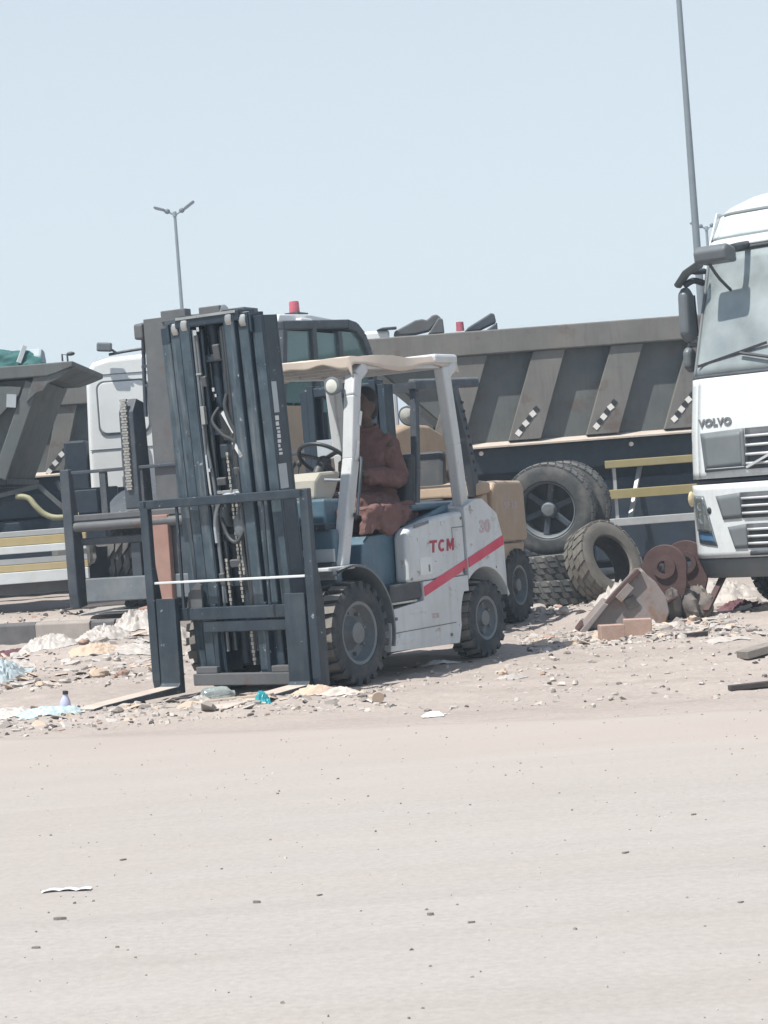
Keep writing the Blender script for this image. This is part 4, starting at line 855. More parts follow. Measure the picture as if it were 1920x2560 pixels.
# headlamps
for s in (1,-1):
    def Q(p): return (p[0]*s,p[1])
    pts=[Q((-1.175,1.055)),Q((-1.035,1.045)),Q((-.925,.605)),Q((-1.125,.635))]
    hl=vpanel(0,0,0,0,'headlamp','plastic_grey',.022,.015,8,10,None,40,quad(*pts))
    vpanel(0,0,0,0,'lamp_housing','headlamp_inner',.030,.006,8,10,hl,40,quad(Q((-1.16,1.035)),Q((-1.045,1.028)),Q((-.972,.74)),Q((-1.122,.755))))
    vpanel(0,0,0,0,'indicator_lens','blue_plate',.034,.01,6,4,hl,40,quad(Q((-1.115,.735)),Q((-.975,.72)),Q((-.945,.635)),Q((-1.105,.655))))
    for y,z,r in ((-1.06,.955,.045),(-1.045,.85,.055)):
        c=Vector((VX(y*s,z)+.032,y*s,z)); MB().lathe([(r,.0),(r*.9,.012),(r*.55,.006),(.001,.012)],c,'x',18).build('reflector_bowl','chrome',hl,smooth=40)
    vpanel(0,0,0,0,'lamp_lens','glass_lamp',.052,.006,8,10,hl,40,quad(Q((-1.17,1.05)),Q((-1.04,1.04)),Q((-.965,.725)),Q((-1.125,.74))))
    MB().ell((-.16,s*1.245,1.02),(.05,.02,.07),10,7).build('side_marker','lens_amber',VT,smooth=60)
# mirrors: front mirror on arms, wide angle mirror, main and lower mirror on the near side
MIR0=len(VT.children)
for s in (-1,1):
    MB().prism([(.00,2.98),(.02,3.10),(.16,3.13),(.22,3.08),(.20,2.99)],'y',s*1.14,s*.82).build('front_mirror','mirror_grey',VT,bevel=.025,seg=3)
    MB().tube([(.16,s*.80,3.05),(.02,s*.74,3.10),(-.26,s*.74,3.14)],.03,8,3).build('mirror_arm','plastic_dark',VT,smooth=50)
    MB().tube([(.08,s*1.06,2.99),(-.02,s*1.02,2.86),(-.24,s*.98,2.72)],.014,8,3).build('mirror_stay','plastic_dark',VT,smooth=50)
    MB().tube([(-.06,s*1.22,2.97),(-.18,s*1.24,2.97),(-.34,s*1.24,2.98)],.025,8,3).build('mirror_arm','plastic_dark',VT,smooth=50)
    b=MB().loft([[Vector((x,s*y,z)) for x,y,z in r] for r in (
        [(.0,1.10,2.99),(.04,1.10,3.03),(-.10,1.12,3.05),(-.14,1.12,3.0)],[(-.02,1.25,2.93),(.03,1.25,2.97),(-.10,1.27,2.98),(-.14,1.27,2.94)],[(-.03,1.36,2.84),(.0,1.37,2.87),(-.10,1.38,2.87),(-.13,1.37,2.84)])]); b.build('ramp_mirror','mirror_grey',VT,bevel=.012,smooth=40)
    MB().prism([(-.22,2.42),(-.20,2.78),(-.12,2.86),(-.04,2.80),(-.02,2.46),(-.10,2.38)],'y',s*1.27,s*1.37).build('main_mirror','mirror_grey',VT,bevel=.04,seg=3)
    MB().prism([(-.235,2.44),(-.215,2.78),(-.205,2.78),(-.225,2.44)],'y',s*1.28,s*1.36).build('mirror_glass','chrome',VT)
    MB().prism([(-.20,2.16),(-.18,2.32),(-.10,2.36),(-.04,2.32),(-.04,2.18),(-.12,2.13)],'y',s*1.28,s*1.36).build('lower_mirror','mirror_grey',VT,bevel=.035,seg=3)
    MB().tube([(-.12,s*1.33,2.86),(-.18,s*1.27,2.90),(-.30,s*1.24,2.88)],.028,8,3).build('mirror_arm','plastic_dark',VT,smooth=50); MB().tube([(-.12,s*1.33,2.37),(-.24,s*1.24,2.36)],.02,8).build('mirror_arm','plastic_grey',VT,smooth=50)
for o in VT.children:
    nm=o.name.split('.')[0]; sg=-1 if sum(v.co.y for v in o.data.vertices)<0 else 1
    if nm in ('main_mirror','lower_mirror','ramp_mirror','mirror_glass','mirror_arm'):
        for v in o.data.vertices: v.co.x-=.32
    if nm in ('front_mirror','mirror_stay'):
        for v in o.data.vertices: v.co.x-=.30; v.co.y-=sg*.13
# flat grey patch behind the corner of the screen, wipers, dash, seats
MB().prism([(-1.12,2.80),(-1.05,3.08),(-.86,3.08),(-.86,2.80),(-.94,2.78)],'x',-.56,-.55).build('screen_corner_patch','seat_grey',VT)
for y0,y1,z1 in ((-1.12,-.42,2.30),(-.30,.45,2.30)):
    MB().beam((VX(y0,2.17)+.02,y0,2.17),(VX(y1,z1)+.02,y1,z1),.014,.02).build('wiper_blade','marker_black',VT)
    MB().tube([(VX(y1+.25,2.07)+.03,y1+.25,2.07),(VX(y1+.1,2.16)+.03,y1+.1,2.17),(VX((y0+y1)/2,2.23)+.03,(y0+y1)/2+.1,2.24)],.014,6).build('wiper_arm','plastic_dark',VT,smooth=50)
MB().prism([(-.30,1.5),(-.22,2.06),(-.50,2.13),(-.85,2.10),(-.95,1.5)],'y',-1.18,1.18).build('dashboard','cab_interior',VT,bevel=.03)
MB().bx(-.62,-.34,-.86,-.62,2.13,2.24).build('dash_tray','plastic_dark',VT,bevel=.02); MB().bx(-.45,-.30,-.78,-.72,2.16,2.21).build('dash_paper','sticker_white',VT)
MB().lathe([(.075,0),(.03,.22),(.026,.23),(.001,.23)],(-.34,-.93,2.13),'z',16,True).build('dash_cone','sticker_white',VT,smooth=40)
for y in (-.62,.62):
    MB().prism([(-1.0,1.16),(-1.0,1.6),(-1.5,1.62),(-1.6,2.5),(-1.78,2.5),(-1.72,1.16)],'y',y-.27,y+.27).build('seat','seat_grey',VT,bevel=.05)
bb=MB(); c0=Vector((-.80,.62,2.18)); ring=bb.ring(c0,(-.45,0,.9),.23,26,(0,1,0)); bb.tube(ring+[ring[0]],.018,7,cap=False); bb.beam(c0,ring[6],.03,.02); bb.beam(c0,ring[19],.03,.02); bb.build('steering_wheel','hose',VT,smooth=50)
MB().bx(-2.25,-1.85,-1.15,1.15,1.5,2.6).build('bunk_curtain','seat_grey',VT,bevel=.05)
for q,(x,y,z) in enumerate(((-1.55,-.72,3.635),(-1.6,-.35,3.65))): MB().lathe([(.03,0),(.045,.03),(.04,.08),(.001,.09)],(x,y,z),'z',12,True).build('marker_lamp','plastic_dark',VT,smooth=50)
MB().tube([(-1.6,-.85,3.60),(-1.62,-.85,3.80)],.006,6).build('aerial','plastic_dark',VT)
# chassis and wheels
for s in (1,-1): MB().bx(-6.5,-.3,s*.38-.04,s*.38+.04,.60,.86).build('chassis_rail','chassis_black',VT)
TV=tyre_mesh(.52,.30,.29,34,.018,'chev',.0,.8); RV=rim_mesh(.29,.30,10,.10,.13)
for x in (-1.40,-5.2):
    for s in (1,-1): wheel(VT,(x,s*1.02,.52),s,TV,RV)
    MB().cyl((x,-.9,.52),(x,.9,.52),.10).build('axle','chassis_black',VT,smooth=40)
for s in (1,-1):
    MB().prism(arc(-1.40,.55,.62,0,180,14)+arc(-1.40,.55,.58,180,0,14),'y',s*.85,s*1.23).build('wheel_arch','plastic_dark',VT)
    MB().prism([(-.30,.42),(-.32,.94),(-.75,.94),(-.82,.70),(-.80,.42)],'y',s*.95,s*1.22).build('step_box','plastic_grey',VT,bevel=.02)
    MB().bx(-4.2,-2.3,s*.75,s*1.2,.45,1.0).build('fuel_tank','bare_steel',VT,bevel=.08)
MB().bx(-.75,-.15,-.9,.9,.45,1.15).build('radiator','chassis_black',VT)
MB().bx(-5.6,-4.6,-.5,.5,.95,1.15).build('fifth_wheel','chassis_black',VT,bevel=.05)

for o in VT.children_recursive:                      # tall sleeper cab: stretch everything above the windscreen base
    if o.type=='MESH' and o.name.split('.')[0] not in ('tyre','wheel') and not o.location.length>0:
        me=o.data
        for v in me.vertices:
            if v.co.z>2.07: v.co.z=2.07+(v.co.z-2.07)*1.075
# ---------------------------------------------------------------- tipper trailers and trucks at the back (world axes)
TT=tyre_mesh(.52,.30,.29,34,.018,'chev',.0,.8); RT=rim_mesh(.29,.30,10,.09,.14)
def truckwheel(par,x,y,z=.52): 
    w=obj('wheel',RT,'rim_grey',par,loc=(x,y,z),rot=(0,.3,PI)); obj('tyre',TT,'rubber',w); return w
def tipper(name,label,x0,x1,slant,yf,zb,zt,ribs,rw,lean,mats,marks,gz=0,axles=()):
    t=thing(name,label,'trailer',((x0+x1)/2,yf+1.25,gz)); ox=(x0+x1)/2; oy=yf+1.25
    def L(x,y,z): return (x-ox,y-oy,z-gz)
    wm,rm=mats
    zl=zb; zr=zt-.30
    # body shell: near and far wall, floor, ends
    for nm,ya,yb in (('side_wall',yf+.13,yf+.19),('side_wall',yf+2.31,yf+2.37)):
        q=MB().prism([(x0+slant,zl),(x0,zt-.1),(x1,zt-.1),(x1,zl)],'y',ya,yb); q.v=[L(*v) for v in q.v]; q.build(nm,wm,t)
    q=MB().bx(x0+slant,x1,yf+.13,yf+2.37,zl-.04,zl); q.v=[L(*v) for v in q.v]; q.build('floor','chassis_black',t)
    q=MB().bx(x1-.06,x1,yf+.19,yf+2.31,zl,zt-.15); q.v=[L(*v) for v in q.v]; q.build('end_wall',wm,t)
    q=MB().hexa([L(x0+slant,yf+.19,zl),L(x0+slant,yf+2.31,zl),L(x0+slant+.05,yf+2.31,zl),L(x0+slant+.05,yf+.19,zl),L(x0,yf+.19,zt-.15),L(x0,yf+2.31,zt-.15),L(x0+.05,yf+2.31,zt-.15),L(x0+.05,yf+.19,zt-.15)]); q.build('end_wall',wm,t)
    for ya,yb in ((yf-.04,yf+.128),(yf+2.372,yf+2.5)):
        q=MB().bx(x0-.05,x1+.05,ya,yb,zr,zt); q.v=[L(*v) for v in q.v]; q.build('top_rail',rm,t,bevel=.015)
    q=MB().prism([(yf+.128,zl-.02),(yf-.06,zl-.02),(yf-.06,zl+.0),(yf+.128,zl+.05)],'x',x0+slant,x1); q.v=[L(*v) for v in q.v]; q.build('ledge','ledge_dust',t)
    for xb in ribs:
        for ya,yb in ((yf,yf+.129),(yf+2.371,yf+2.5)):
            q=MB().prism([(xb,zl+.052),(xb+rw,zl+.052),(xb+rw+lean,zr-.004),(xb+lean,zr-.004)],'y',ya,yb); q.v=[L(*v) for v in q.v]; q.build('rib',rm,t,bevel=.006)
    for mx,mz in marks:
        for k in range(6):
            c=Vector((mx+.048*k,yf-.004,mz+.056*k)); a=.72+.12*math.sin(k*2.1+mx)
            q=MB().box(c,(.070-.012*(k%2),.006,.066),(0,-a,0)); q.v=[L(*v) for v in q.v]; q.build('marker_block','marker_white' if k%2==0 else 'marker_black',t)
    # chassis
    for yy in (yf+.35,yf+2.0): 
        q=MB().bx(x0+slant+.0,x1,yy,yy+.12,zl-.62,zl-.06); q.v=[L(*v) for v in q.v]; q.build('chassis_rail','chassis_black',t)
    q=MB().bx(x0+slant,x1,yf+.10,yf+.14,zl-.34,zl-.04); q.v=[L(*v) for v in q.v]; q.build('side_skirt','chassis_black',t)
    q=MB().bx(x0+slant+.3,x1,yf+1.1,yf+1.14,.10+gz,zl-.3); q.v=[L(*v) for v in q.v]; q.build('underside_dark_sheet','chassis_black',t)  # thin dark sheet standing in for the shade under the body
    for ax in axles:
        truckwheel(t,ax-ox,.22-1.25,.52)
        o=obj('wheel',RT,'rim_grey',t,loc=(ax-ox,1.03,.52)); obj('tyre',TT,'rubber',o)
        q=MB().cyl((ax,yf+.3,.52+gz),(ax,yf+2.2,.52+gz),.09); q.v=[L(*v) for v in q.v]; q.build('axle','chassis_black',t)
        q=MB().prism(arc(ax,.55+gz,.66,10,170,14)+arc(ax,.55+gz,.63,170,10,14),'y',yf+.06,yf+.50); q.v=[L(*v) for v in q.v]; q.build('mudguard','chassis_black',t,smooth=40)
    return t,L
tA,LA=tipper('tipper_trailer','long rusty brown tipper trailer with slanted ribs behind the forklifts',0.0-.2,8.6,1.35,25.0,1.76,3.20,[.64,1.61,2.58,3.55,4.52,5.49,6.46,7.43],.40,.385,('tipper_grey','tipper_brown'),[(1.74,1.90),(2.71,1.91),(3.68,1.93)],0,(1.95,6.2,7.5))
for x,z in ((1.26,1.68),(3.13,1.66)): 
    q=MB().lathe([(.001,-.02),(.026,-.018),(.03,0),(.03,.02)],(0,0,0),'y',12).build('side_light','marker_white',tA,loc=LA(x,25.06,z),smooth=40)
for (z0,z1,m,x1) in ((1.375,1.47,'guard_yellow',5.6),(1.01,1.11,'guard_yellow',5.6),(.66,.755,'guard_alu',5.6)):
    q=MB().bx(2.75,x1,24.72,24.78,z0,z1); q.v=[LA(*v) for v in q.v]; q.build('side_guard_rail',m,tA,bevel=.008)
    if m=='guard_yellow' and z0<1.2:
        q=MB().bx(2.76,x1,24.705,24.72,z0-.012,z0+.012); q.v=[LA(*v) for v in q.v]; q.build('side_guard_lip','guard_yellow',tA)
for x in (2.86,4.0,5.2):
    q=MB().beam((x,24.80,.66),(x,24.80,1.45),.06,.04); q.v=[LA(*v) for v in q.v]; q.build('guard_bracket','guard_alu',tA)
    q=MB().beam((x+.15,24.82,.70),(x+.42,25.30,1.50),.05,.04); q.v=[LA(*v) for v in q.v]; q.build('guard_strut','guard_alu',tA)
q=MB().bx(2.6,5.4,25.15,25.6,.22,1.25); q.v=[LA(*v) for v in q.v]; q.build('toolbox','chassis_black',tA,bevel=.03)  # box stretched to fill the shaded gap under the trailer with black
tB,LB=tipper('tipper_trailer','dusty brown tipper trailer with slanted ribs left of the white cab',-11.5,-3.98,-.0,28.0,1.88,3.13,[-10.7,-9.75,-8.8,-7.85,-6.9,-5.65,-4.66],.27,.24,('tipper_grey','tipper_brown'),[(-4.60,1.93)],.18,(-9.0,-7.7))
for k in range(3): pass
# grey tipper nearer the camera at the left edge
tC=thing('tipper_truck','dark grey tipper body with an overhanging end lip at the left edge','tipper',(-5.5,24.2,.18))
def C(q): q.v=[(v[0]+5.5,v[1]-24.2,v[2]-.18) for v in q.v]; return q
def cb(n,m,*a,bv=.012): return C(MB().bx(*a)).build(n,m,tC,bevel=bv)
C(MB().prism([(-8.5,1.78),(-8.5,2.95),(-3.86,2.88),(-4.0,2.6),(-4.36,1.78)],'y',23.16,23.22)).build('side_wall','tipper_grey',tC)
C(MB().prism([(-8.5,1.78),(-8.5,2.95),(-3.86,2.88),(-4.0,2.6),(-4.36,1.78)],'y',25.3,25.36)).build('side_wall','tipper_grey',tC)
C(MB().hexa([(-4.42,23.2,1.78),(-4.42,25.3,1.78),(-4.36,25.3,1.78),(-4.36,23.2,1.78),(-3.92,23.2,2.88),(-3.92,25.3,2.88),(-3.86,25.3,2.88),(-3.86,23.2,2.88)])).build('end_wall','tipper_grey',tC)
C(MB().prism([(-8.5,3.02),(-8.5,2.90),(-3.72,2.90),(-3.60,2.93),(-3.42,2.99),(-3.41,3.05)],'y',23.0,25.5)).build('top_lip','tipper_grey',tC,bevel=.012)
C(MB().prism([(-3.88,2.899),(-3.42,2.975),(-3.58,2.87),(-3.72,2.82),(-3.78,2.74),(-3.86,2.72),(-3.98,2.62)],'y',23.02,23.10)).build('lip_gusset','tipper_grey',tC,bevel=.006)
C(MB().beam((-4.36,23.10,1.78),(-3.90,23.10,2.84),.12,.16,(1,0,0))).build('corner_post','tipper_grey',tC,bevel=.01)
C(MB().beam((-4.85,23.10,1.80),(-4.40,23.10,2.86),.10,.14,(1,0,0))).build('rib','tipper_grey',tC,bevel=.01)
C(MB().prism([(-4.5,2.30),(-4.06,2.72),(-4.03,2.80),(-4.5,2.86)],'y',23.03,23.06)).build('gusset_plate','tipper_grey',tC)
C(MB().box((-4.15,23.02,2.65),(.11,.01,.15),(0,.12,0))).build('number_plate','sticker_grey',tC)
C(MB().tube([(-3.50,23.2,3.05),(-3.50,23.2,3.14),(-3.56,23.2,3.15),(-3.56,23.2,3.07)],.012,7)).build('tarp_hook','plastic_dark',tC); C(MB().ell((-3.46,23.2,3.15),(.05,.03,.025),10,7)).build('hook_head','plastic_dark',tC,smooth=60)
cb('floor','chassis_black',-8.5,-4.3,23.16,25.36,1.70,1.775); 
for yy in (23.6,24.8): cb('chassis_rail','chassis_black',-9,-3.1,yy,yy+.1,1.15,1.60)
cb('subframe','chassis_black',-9,-3.3,23.35,23.42,1.30,1.58); cb('toolbox','chassis_black',-8.5,-3.2,23.3,24.0,.95,1.28,bv=.03)
C(MB().beam((-4.9,23.25,1.50),(-3.95,23.25,1.66),.05,.05)).build('hydraulic_arm','tipper_grey',tC); C(MB().beam((-3.95,23.25,1.66),(-3.60,23.25,1.30),.05,.05)).build('hydraulic_arm','tipper_grey',tC); C(MB().beam((-3.75,23.3,1.70),(-3.62,23.3,1.45),.05,.05)).build('hydraulic_arm','heavy_dark',tC)
C(MB().tube([(-4.20,23.15,1.56),(-4.06,23.12,1.53),(-3.98,23.1,1.43),(-3.88,23.1,1.33),(-3.74,23.1,1.28),(-3.50,23.15,1.29)],.034,9,4)).build('suction_hose','hose_yellow',tC,smooth=50)
for (z0,z1,m) in ((1.095,1.16,'guard_alu'),(.995,1.092,'guard_yellow_pale'),(.905,.99,'sticker_white'),(.78,.85,'guard_alu'),(.70,.778,'guard_yellow_pale'),(.565,.695,'sticker_white')):
    cb('side_guard_rail',m,-8.5,-3.40,22.90-(.02 if m=='sticker_white' else 0),22.98,z0,z1,bv=.006)
cb('lower_beam','heavy_grey',-8.5,-3.45,23.0,23.1,.44,.575)
for x in (-3.6,-5.0,-6.5): cb('guard_bracket','chassis_black',x-.03,x+.03,22.99,23.05,.5,1.2)
for x in (-7.0,-8.2):
    for yy,r in ((23.2,PI),(25.3,0)):
        w=obj('wheel',RT,'rim_grey',tC,loc=(x+5.5,yy-24.2,.52),rot=(0,.2,r)); obj('tyre',TT,'rubber',w)
# rolled teal tarpaulin on top
def tarp(u,v):
    a=-.2+PI*1.15*u; x=-4.9+1.05*v; r=.13*(1+.25*fbm(x*3,a*1.4,2)+.12*math.sin(x*11+a*3)); fl=1-.35*max(0,(v-.85)/.15)
    return (x+.06*math.sin(a*2+v*7),23.35-math.cos(a)*r*1.3,3.05+max(0,math.sin(a))*r*1.55*fl)
tp=MB().grid(tarp,30,50).build('tarpaulin','tarp_teal',None,smooth=70,recalc=False); tag(tp,'crumpled teal tarpaulin rolled on top of the grey tipper','tarpaulin')
MB().prism([(23.20,3.055),(23.20,3.16),(23.30,3.25),(23.46,3.24),(23.55,3.13),(23.55,3.055)],'x',-4.02,-3.80).build('tarp_end','tarp_grey',tp,bevel=.03)
MB().beam((-4.06,23.17,3.09),(-3.98,23.20,3.28),.03,.05).build('tarp_strap','sticker_white',tp)
# ---------------------------------------------------------------- white cab facing right behind the heavy forklift
cW=thing('truck','white sleeper cab truck seen from its side behind the tall grey mast','truck',(-2.75,28.2,.16))
def Wd(q): q.v=[(v[0]+2.75,v[1]-28.2,v[2]-.16) for v in q.v]; return q
prof=[(-3.90,1.50),(-3.89,2.15),(-3.86,3.00),(-3.83,3.22),(-3.75,3.32),(-3.55,3.37),(-2.6,3.40),(-2.2,3.30),(-1.98,3.05),(-1.78,2.15),(-1.70,1.95),(-1.68,1.50)]
Wd(MB().prism(prof,'y',27.0,29.4)).build('cab_body','white_truck',cW,bevel=.07,seg=4)
Wd(MB().prism([(-3.90,.85),(-3.92,1.485),(-1.66,1.485),(-1.62,.80),(-2.1,.8),(-2.3,1.2),(-3.1,1.2),(-3.3,.85)],'y',27.0,29.4)).build('cab_lower','white_truck',cW,bevel=.04)
def rrect(x0,x1,z0,z1,r):
    o=[]
    for cx,cz,a in ((x1-r,z1-r,0),(x0+r,z1-r,90),(x0+r,z0+r,180),(x1-r,z0+r,270)): o+=arc(cx,cz,r,a,a+90,6)
    return o
o1=rrect(-3.725,-3.02,2.33,3.06,.11); i1=rrect(-3.705,-3.04,2.35,3.04,.10); n_=len(o1)
q=MB(); q.add([(x,26.985,z) for x,z in o1]+[(x,26.985,z) for x,z in i1]+[(x,27.0,z) for x,z in o1]+[(x,27.0,z) for x,z in i1],[(k,(k+1)%n_,n_+(k+1)%n_,n_+k) for k in range(n_)]+[(k,(k+1)%n_,2*n_+(k+1)%n_,2*n_+k) for k in range(n_)]+[(n_+k,n_+(k+1)%n_,3*n_+(k+1)%n_,3*n_+k) for k in range(n_)])
Wd(q).build('panel_groove','plastic_grey',cW)
Wd(MB().prism(rrect(-3.70,-3.045,2.355,3.035,.10),'y',26.975,26.999)).build('sleeper_panel','white_truck',cW,bevel=.008)
for z in (2.14,3.14): Wd(MB().bx(-3.86,-2.05,26.990,26.999,z,z+.010)).build('body_seam','plastic_grey',cW)
Wd(MB().prism([(-2.95,2.30),(-2.95,2.95),(-2.25,2.95),(-2.0,2.30)],'y',26.985,26.999)).build('side_window','glass_volvo',cW)
Wd(MB().tube([(-3.50,26.9,3.40),(-3.30,26.85,3.42),(-3.05,26.85,3.44),(-2.5,27.0,3.42)],.02,7)).build('roof_bar','plastic_dark',cW); Wd(MB().box((-3.55,26.85,3.50),(.20,.10,.12),(0,.1,0))).build('roof_lamp','plastic_grey',cW,bevel=.02); Wd(MB().beam((-3.46,26.85,3.46),(-3.38,26.85,3.40),.03,.03)).build('lamp_stay','plastic_dark',cW)
for z0,z1,x in ((2.16,2.30,-3.30),(1.85,2.12,-3.33),(1.60,1.78,-3.34)): Wd(MB().bx(x-.09,x+.09,26.72,26.90,z0,z1)).build('mirror','plastic_grey',cW,bevel=.03)
Wd(MB().tube([(-3.2,26.9,2.4),(-3.22,26.85,2.0),(-3.22,26.9,1.55)],.025,8,3)).build('mirror_arm','bare_steel',cW,smooth=50)
for x in (-2.7,-6.2):
    for yy,r in ((27.2,PI),(29.2,0)):
        w=obj('wheel',RT,'rim_grey',cW,loc=(x+2.75,yy-28.2,.52),rot=(0,.2,r)); obj('tyre',TT,'rubber',w)
for yy in (27.7,28.6): Wd(MB().bx(-6.8,-2,yy,yy+.1,.75,1.05)).build('chassis_rail','chassis_black',cW)
Wd(MB().bx(-4.25,-3.95,27.2,29.2,1.1,2.3)).build('air_tank_rack','chassis_black',cW,bevel=.03)
Wd(MB().bx(-4.5,-3.95,27.0,27.5,.6,1.1)).build('fuel_tank','bare_steel',cW,bevel=.1)
# ---------------------------------------------------------------- crane truck behind the long trailer: only booms, roof and beacon show
cr=thing('crane_truck','white crane truck with grey folded booms showing over the long trailer','truck',(.9,30.0,0)); k_=29.2/27.5
def K(x,z): return (x*k_-.9, 1.27+(z-1.27)*k_)
def kp(n,m,pts,y0,y1,bv=.02): return MB().prism([K(*p) for p in pts],'y',y0-30.0,y1-30.0).build(n,m,cr,bevel=bv)
kp('cab_roof','white_truck',[(-.7,3.2),(-.65,3.44),(-.5,3.49),(.26,3.50),(.24,3.2)],29.2,31,.04); kp('cab_body','white_truck',[(-.75,1.2),(-.7,3.22),(.3,3.22),(.3,1.2)],29.25,31,.05)
kp('sun_visor','plastic_dark',[(.08,3.50),(.16,3.53),(.36,3.53),(.36,3.50)],29.1,29.3,.01)
kp('lower_boom','heavy_grey',[(.31,3.42),(.33,3.48),(.62,3.61),(.72,3.62),(.78,3.60),(.86,3.66),(.92,3.67),(.98,3.62),(.80,3.45),(.62,3.42)],29.3,29.55)
kp('boom_knuckle','heavy_grey',[(.78,3.40),(.94,3.62),(1.0,3.60),(1.01,3.40)],29.25,29.6)
kp('upper_boom','heavy_dark',[(1.28,3.40),(1.34,3.46),(1.66,3.63),(1.71,3.62),(1.73,3.50),(1.5,3.41)],29.3,29.55); kp('boom_tip','heavy_dark',[(1.55,3.38),(1.74,3.50),(1.74,3.38)],29.28,29.58)
x,z=K(1.23,3.42); be=MB().lathe([(.001,0),(.06,0),(.055,.13),(.001,.14)],(0,0,0),'z',16,True).build('beacon','lens_red',cr,smooth=40,loc=(x,-.65,z))
MB().bx(-.5,1.2,-.8,.8,.9,1.3).build('flat_bed','chassis_black',cr); MB().bx(-.35,1.0,-.7,.0,1.3,3.52).build('crane_column','heavy_grey',cr,bevel=.05)
for x in (-1.1,1.0):
    for yy,r in ((-.9,PI),(.9,0)):
        w=obj('wheel',RT,'rim_grey',cr,loc=(x,yy,.52),rot=(0,.2,r)); obj('tyre',TT,'rubber',w)
# ---------------------------------------------------------------- lamp posts
def lamp(label,x,y,h,span,r0,r1):
    t=thing('street_lamp',label,'street lamp',(x,y,0)); MB().cyl((0,0,0),(0,0,h),r0,r1,14).build('pole','pole_grey',t,smooth=50)
    MB().cyl((0,0,h-.05),(0,0,h+.12),r1*1.6,r1*1.2,12).build('pole_cap','pole_grey',t,smooth=50)
    for s,up in ((-1,.30),(1,.42)):
        MB().tube([(0,0,h),(s*span*.22,0,h+.10),(s*span*.42,0,h+.22)],.035,8,3).build('arm','pole_grey',t,smooth=50)
        MB().ell((s*span*.30,0,h+.15),(.11,.09,.10),10,7).build('driver_box','lamp_dark',t,smooth=60)
        MB().prism([(s*span*.42,h+.16),(s*span*.40,h+.24),(s*span*.80,h+up+.06),(s*span*.86,h+up+.02),(s*span*.80,h+up-.03)],'y',-.16,.16).build('lamp_head','lamp_dark',t,bevel=.02)
    return t
lamp('slender double armed street lamp rising behind the forklift masts',-6.93,75,12.2,.9,.10,.055)
lamp('far double armed street lamp seen beside the white tractor roof',15.47,91,12.1,.85,.11,.06)
lamp('tall thick grey lamp pole running out of the top of the picture',5.60,34,12.5,1.2,.085,.03)
# ---------------------------------------------------------------- loose tyres
TL1=tyre_mesh(.50,.25,.27,28,.022,'chev',.06,.72); TL2=tyre_mesh(.43,.27,.25,24,.014,'chev',.07,.80)
def lone(name,label,me,loc,axis,group=None,m='rubber_dusty',cat='tyre'):
    o=obj(name,me,m); q=Vector((0,1,0)).rotation_difference(Vector(axis).normalized()); o.rotation_mode='QUATERNION'; o.rotation_quaternion=q; o.location=loc; return tag(o,label,cat,group)
lone('tyre','worn tyre lying flat at the bottom of the stack behind the tan forklift',TL1,(1.66,20.85,.13),(.02,.03,1),'stacked tyres')
lone('tyre','worn tyre lying flat on another tyre under the leaning truck wheel',TL1,(1.62,20.90,.385),(-.02,.02,1),'stacked tyres')
lone('tyre','dusty khaki tyre leaning upright beside the stacked tyres and rusty bucket',TL2,(2.18,20.35,.405),(.62,-.70,.36),m='rubber_khaki')
# truck wheel with six spoke centre standing on the stack, an empty tyre behind it
TL3=tyre_mesh(.49,.26,.30,36,.012,'chev',.0,.85)
tw=lone('loose_truck_tyre','truck tyre on a dark spoked rim standing on the stacked tyres',TL3,(1.72,20.95,.985),(-.30,-.93,-.10),m='rubber_dusty',cat='tyre')
b=MB().lathe([(.302,-.10),(.305,.10),(.292,.112),(.280,.10),(.27,.02),(.262,-.04)],(0,0,0),'y',40); b.build('rim','rim_grey',tw,smooth=40)
MB().lathe([(.001,-.05),(.262,-.05),(.262,-.06),(.001,-.06)],(0,0,0),'y',32).build('rim_back','marker_black',tw)
MB().lathe([(.11,-.05),(.085,.02),(.075,.06),(.06,.075),(.001,.08)],(0,0,0),'y',24).build('hub','rim_grey',tw,smooth=40)
for i in range(6):
    a=2*PI*i/6+.3; d=Vector((math.cos(a),0,math.sin(a))); MB().beam(d*.07+Vector((0,.01,0)),d*.275+Vector((0,.03,0)),.065,.03,(0,1,0)).build('spoke','heavy_dark',tw,bevel=.01)
lone('tyre','bare tyre standing directly behind the spoked truck wheel',TL3,(1.90,21.22,.99),(-.30,-.93,-.10))
# ---------------------------------------------------------------- rusty excavator bucket
bk=thing('excavator_bucket','rusty steel excavator bucket lying mouth down on the rubble','bucket',(2.02,17.30,.0),R(-5))
pr=[(-.36,.0),(-.34,.03),(-.10,.27),(.10,.455),(.155,.46),(.19,.40),(.24,.36),(.325,.22),(.34,.10),(.30,.0)]
for s in (-1,1): MB().prism(pr,'y',s*.30,s*.325).build('side_plate','rust_bucket',bk,bevel=.006)
MB().prism([(.155,.455),(.20,.40),(.25,.355),(.33,.22),(.345,.10),(.305,.0),(.27,.0),(.31,.10),(.30,.21),(.22,.33),(.17,.38),(.13,.44)],'y',-.30,.30).build('curved_shell','rust_bucket',bk,smooth=30)
MB().prism([(-.40,-.02),(-.37,.04),(-.12,.29),(.10,.485),(.13,.455),(-.10,.255),(-.34,.0)],'y',-.375,-.326).build('side_cutter','rust_dark',bk,bevel=.006)
MB().prism([(-.43,-.02),(-.38,.035),(-.20,.22),(-.16,.20),(-.36,-.02)],'y',-.40,.34).build('cutting_edge','rust_bucket',bk,bevel=.008)
for y in (-.34,-.17,0,.17): MB().prism([(-.47,-.03),(-.40,.05),(-.36,.02),(-.42,-.03)],'y',y,y+.06).build('tooth','rust_dark',bk,bevel=.006)
